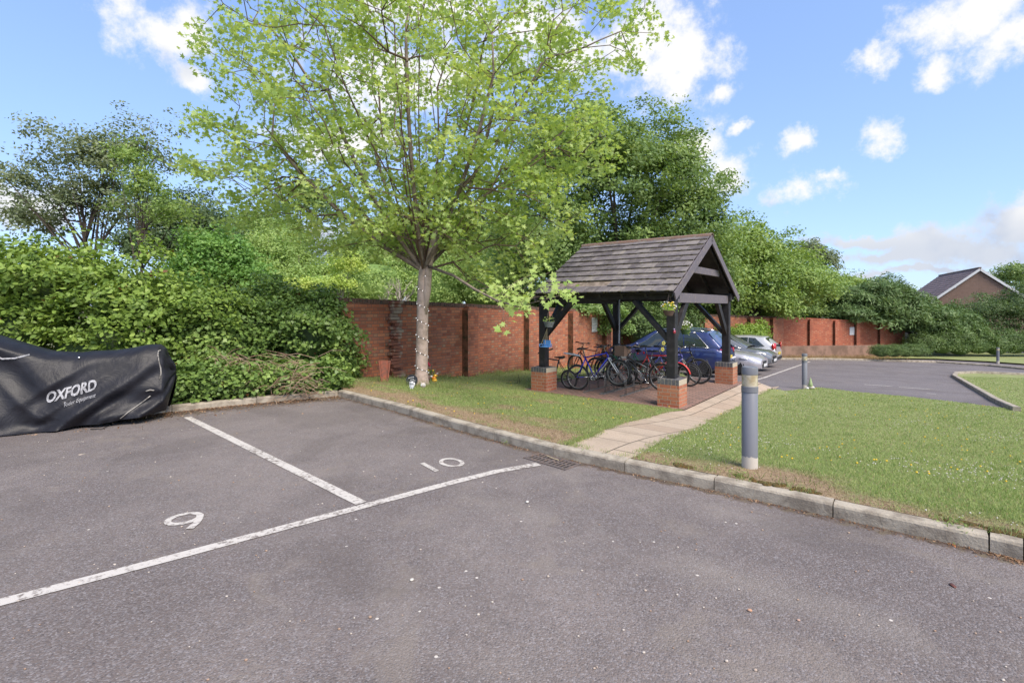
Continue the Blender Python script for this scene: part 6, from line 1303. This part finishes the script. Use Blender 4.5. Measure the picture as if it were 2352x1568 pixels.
tufts('dry_grass', 'dry straw coloured grass along the foot of the far retaining wall', pts, 22, .28, .25, m=dryg, seed=10, width=.012)
pts = []
for i in range(120): s_ = rng.uniform(.5, 11.5); j = min(int(s_), len(KB) - 2); p = KB[j].lerp(KB[j + 1], s_ - j) + nK * rng.uniform(.13, .2); pts.append((p.x, p.y, float(lawn_h(p.x, p.y))))
tufts('kerb_grass', 'small grass tufts leaning over the back of the kerb', pts, 14, .05, .03, seed=3, width=.0025)
def dots(name, label, cat, outline, N, r, z, m, seed, near=3.5, ymax=20, dens=None, shape='ball'):
    rng = np.random.default_rng(seed); X = np.zeros(0); Y = np.zeros(0)
    while len(X) < N:
        n = N * 6; rr = near * np.exp(rng.random(n) * math.log(ymax / near)); x = rng.uniform(-.95, 1.05, n) * rr; y = rr; k = inside(x, y, outline)
        if dens is not None: k &= dens(x, y) > rng.random(n)
        X = np.concatenate([X, x[k]]); Y = np.concatenate([Y, y[k]])
    b = MB(); Z = lawn_h(X[:N], Y[:N])
    for x, y, zz in zip(X[:N], Y[:N], Z):
        q = r * rng.uniform(.6, 1.2); b.ball((float(x), float(y), float(zz) + z * rng.uniform(.6, 1.2)), (q, q, q * .8), 6, 4)
    o = b.build(name, m, None, smooth=True); tag(o, label, cat, kind='stuff')
clov = lambda x, y: np.clip((vnoise(x * .9, y * .9, 5) - .35) * 2.2, 0, 1) * np.clip(1.1 - dry(x, y), 0, 1)
dots('clover_flowers', 'tiny white clover flowers scattered over the right hand lawn', 'clover', oR, 900, .0065, .032, mat('clover_white', (.60, .56, .50), .8), 5, dens=clov)
dots('yellow_flowers', 'tiny yellow hawkweed flowers dotted over the right hand lawn', 'wild flowers', oR, 130, .011, .05, flw('yellow_petals', 0), 6, near=5, dens=lambda x, y: np.clip(vnoise(x * .6, y * .6, 8), 0, 1) * (np.hypot(x, y) > 6))
dots('yellow_flowers', 'tiny yellow flowers along the lawn edge by the shelter floor', 'wild flowers', oL, 60, .011, .05, flw('yellow_petals', 0), 7, near=7, ymax=14)
# leaf litter and crumbs in the gutters, pale stones on the asphalt
def litter(name, label, cat, pts, size, m, seed, shape='small', flat=1.5):
    rng = np.random.default_rng(seed); P0 = np.array([tuple(p) for p in pts]); nn = np.array([0, 0, flat]) + rng.normal(size=P0.shape) * .5; o = leafmesh(name, P0, nn, size * (.5 + rng.random(len(P0))), m, shape, None, rng, fold=.3); tag(o, label, cat, kind='stuff')
brown = leafmat('litter', (.10, .05, .03), (.24, .13, .07), (.45, .32, .2), transl=.1)
pts = []
for i in range(2600): s_ = rng.uniform(0, len(KB) - 2); j = int(s_); p = KB[j].lerp(KB[j + 1], s_ - j) - nK * abs(rng.normal() * .05) ; pts.append((p.x, p.y, Tf(p.x, p.y) + .006))
litter('leaf_litter', 'brown crumbs and seed husks lying in the gutter below the front kerb', 'litter', pts, .016, brown, 1)
pts = []
for i in range(3600): s_ = rng.uniform(0, 6); j = int(s_); p = KH[j].lerp(KH[j + 1], s_ - j); dd = rng.exponential(.16); p = p + Vector((.5, -.86, 0)) * dd; pts.append((p.x, p.y, Tf(p.x, p.y) + .007))
litter('leaf_litter', 'drift of dead brown leaves at the foot of the hedge kerb', 'litter', pts, .030, brown, 2)
pts = []
for i in range(420): y = 2.2 * math.exp(rng.random() * 1.4); x = rng.uniform(-1.05, 1.05) * y; 
    
for i in range(420):
    y = 1.7 * math.exp(rng.random() * 1.6); x = rng.uniform(-1.05, 1.05) * y
    if (x + y) / Q2 < 4.4 and y < 8: pts.append((x, y, Tf(x, y) + .004))
b = MB()
for p in pts: q = .0035 + .004 * random.random() ** 2; b.ball(p, (q * 1.4, q, q * .8), 6, 4)
o = b.build('grit', mat('pale_grit', (.45, .40, .35), .8, var=((.30, .2, .14), 3, .45, .55)), None, smooth=True); tag(o, 'loose pale grit scattered over the near asphalt', 'grit', kind='stuff')
def pebble(px, py, lab, r, col, fl=.6):
    p = G(px, py); b = MB(); b.ball((0, 0, r * fl), (r * 1.2, r, r * fl), 10, 7); o = b.build('pebble', mat('pebble_stone', col, .8, var=((.3, .28, .25), 40, .45, .65)), None, smooth=True); o.location = p; o.rotation_euler = (0, 0, random.random() * 3); tag(o, lab, 'pebble')
pebble(946, 1333, 'off white pebble in the middle of the open asphalt', .012, (.50, .47, .42)); pebble(1722, 1403, 'orange brown pebble low on the asphalt', .011, (.45, .24, .14)); pebble(1834, 1425, 'smaller pinkish pebble right of the orange brown one', .008, (.40, .26, .2)); pebble(1211, 1154, 'pale flat stone on the asphalt below the drain', .014, (.52, .50, .47)); pebble(850, 1418, 'brown speckled pebble near the bottom of the asphalt', .009, (.30, .2, .14))
def leaf1(p, lab, s, m, shape='oval', nm='fallen_leaf'):
    o = leafmesh(nm, np.array([[0, 0, .012]]), np.array([[.2, -.1, 1]]), s, m, shape, None, fold=.5); o.location = p; tag(o, lab, 'leaf'); md = o.modifiers.new('thickness', 'SOLIDIFY'); md.thickness = .0015
leaf1(G(2200, 1254), 'curled orange dead leaf in the gutter near the right edge', .10, leafmat('orange_leaf', (.5, .18, .06), (.6, .25, .1), (.6, .3, .12), transl=.1))
leaf1(G(2190, 1345), 'dark red brown shrivelled leaf alone on the asphalt', .06, leafmat('dark_leaf', (.10, .03, .025), (.12, .04, .03), (.14, .05, .03), transl=.05)); leaf1(G(190, 1043), 'pale bleached leaf on the asphalt of bay nine', .08, leafmat('pale_leaf', (.5, .42, .33), (.55, .45, .36), (.6, .5, .4), transl=.1))
rngw = np.random.default_rng(12)
def weed(p, lab, n, s, h=.05):
    q = np.array([0, 0, h * .5]) + rngw.normal(size=(n, 3)) * np.array([s, s, h * .4]); q[:, 2] = np.abs(q[:, 2]); o = leafmesh('weed', q, np.array([0, 0, .8]) + rngw.normal(size=q.shape) * .6, .035, GRP['mid_green_leaf'], 'thin', None, rngw); o.location = p; tag(o, lab, 'weed')
weed(G(1163, 1018), 'small green weed at the kerb foot left of the drain', 40, .03); weed(G(2208, 1248), 'feathery weed growing from the kerb joint at the right', 60, .03, .12); weed(L(1693, 1090), 'low green weed on the bare patch beside the nearest bollard', 60, .05, .04); weed(L(2190, 1205), 'broad leaved weed behind the right hand kerb', 30, .04, .04)
stp = G(1178, 1047) if False else g0
b = MB(); b.tube([(.0, 0, 0), (.09, -.01, .004), (.20, .0, 0)], .004, 5); o = b.build('dry_straw', mat('straw', (.55, .45, .28), .8), None); o.location = (g0.x + .06, g0.y - .14, g0.z + .018); o.rotation_euler = (0, 0, -.95); tag(o, 'single dry straw lying across the drain cover', 'straw')
# moss along the kerb back
b = MB()
for s_, w in ((6.4, .35), (6.75, .25), (8.15, .5), (8.5, .4), (5.6, .12), (8.8, .2)):
    j = int(s_); p = KB[j].lerp(KB[j + 1], s_ - j) + nK * .17
    for k in range(22): q = p + kdir * rng.normal() * w * .35 + nK * rng.normal() * .022; r_ = rng.uniform(.012, .035); b.ball((q.x, q.y, float(lawn_h(q.x, q.y)) + .002), (r_ * 1.4, r_, .012), 7, 4)
o = b.build('moss', mat('bronze_moss', (.13, .075, .015), 1, var=((.07, .06, .015), 40, .4, .6), bump=(80, 1)), None, smooth=True); tag(o, 'bronze moss cushions along the back edge of the front kerb', 'moss', kind='stuff')
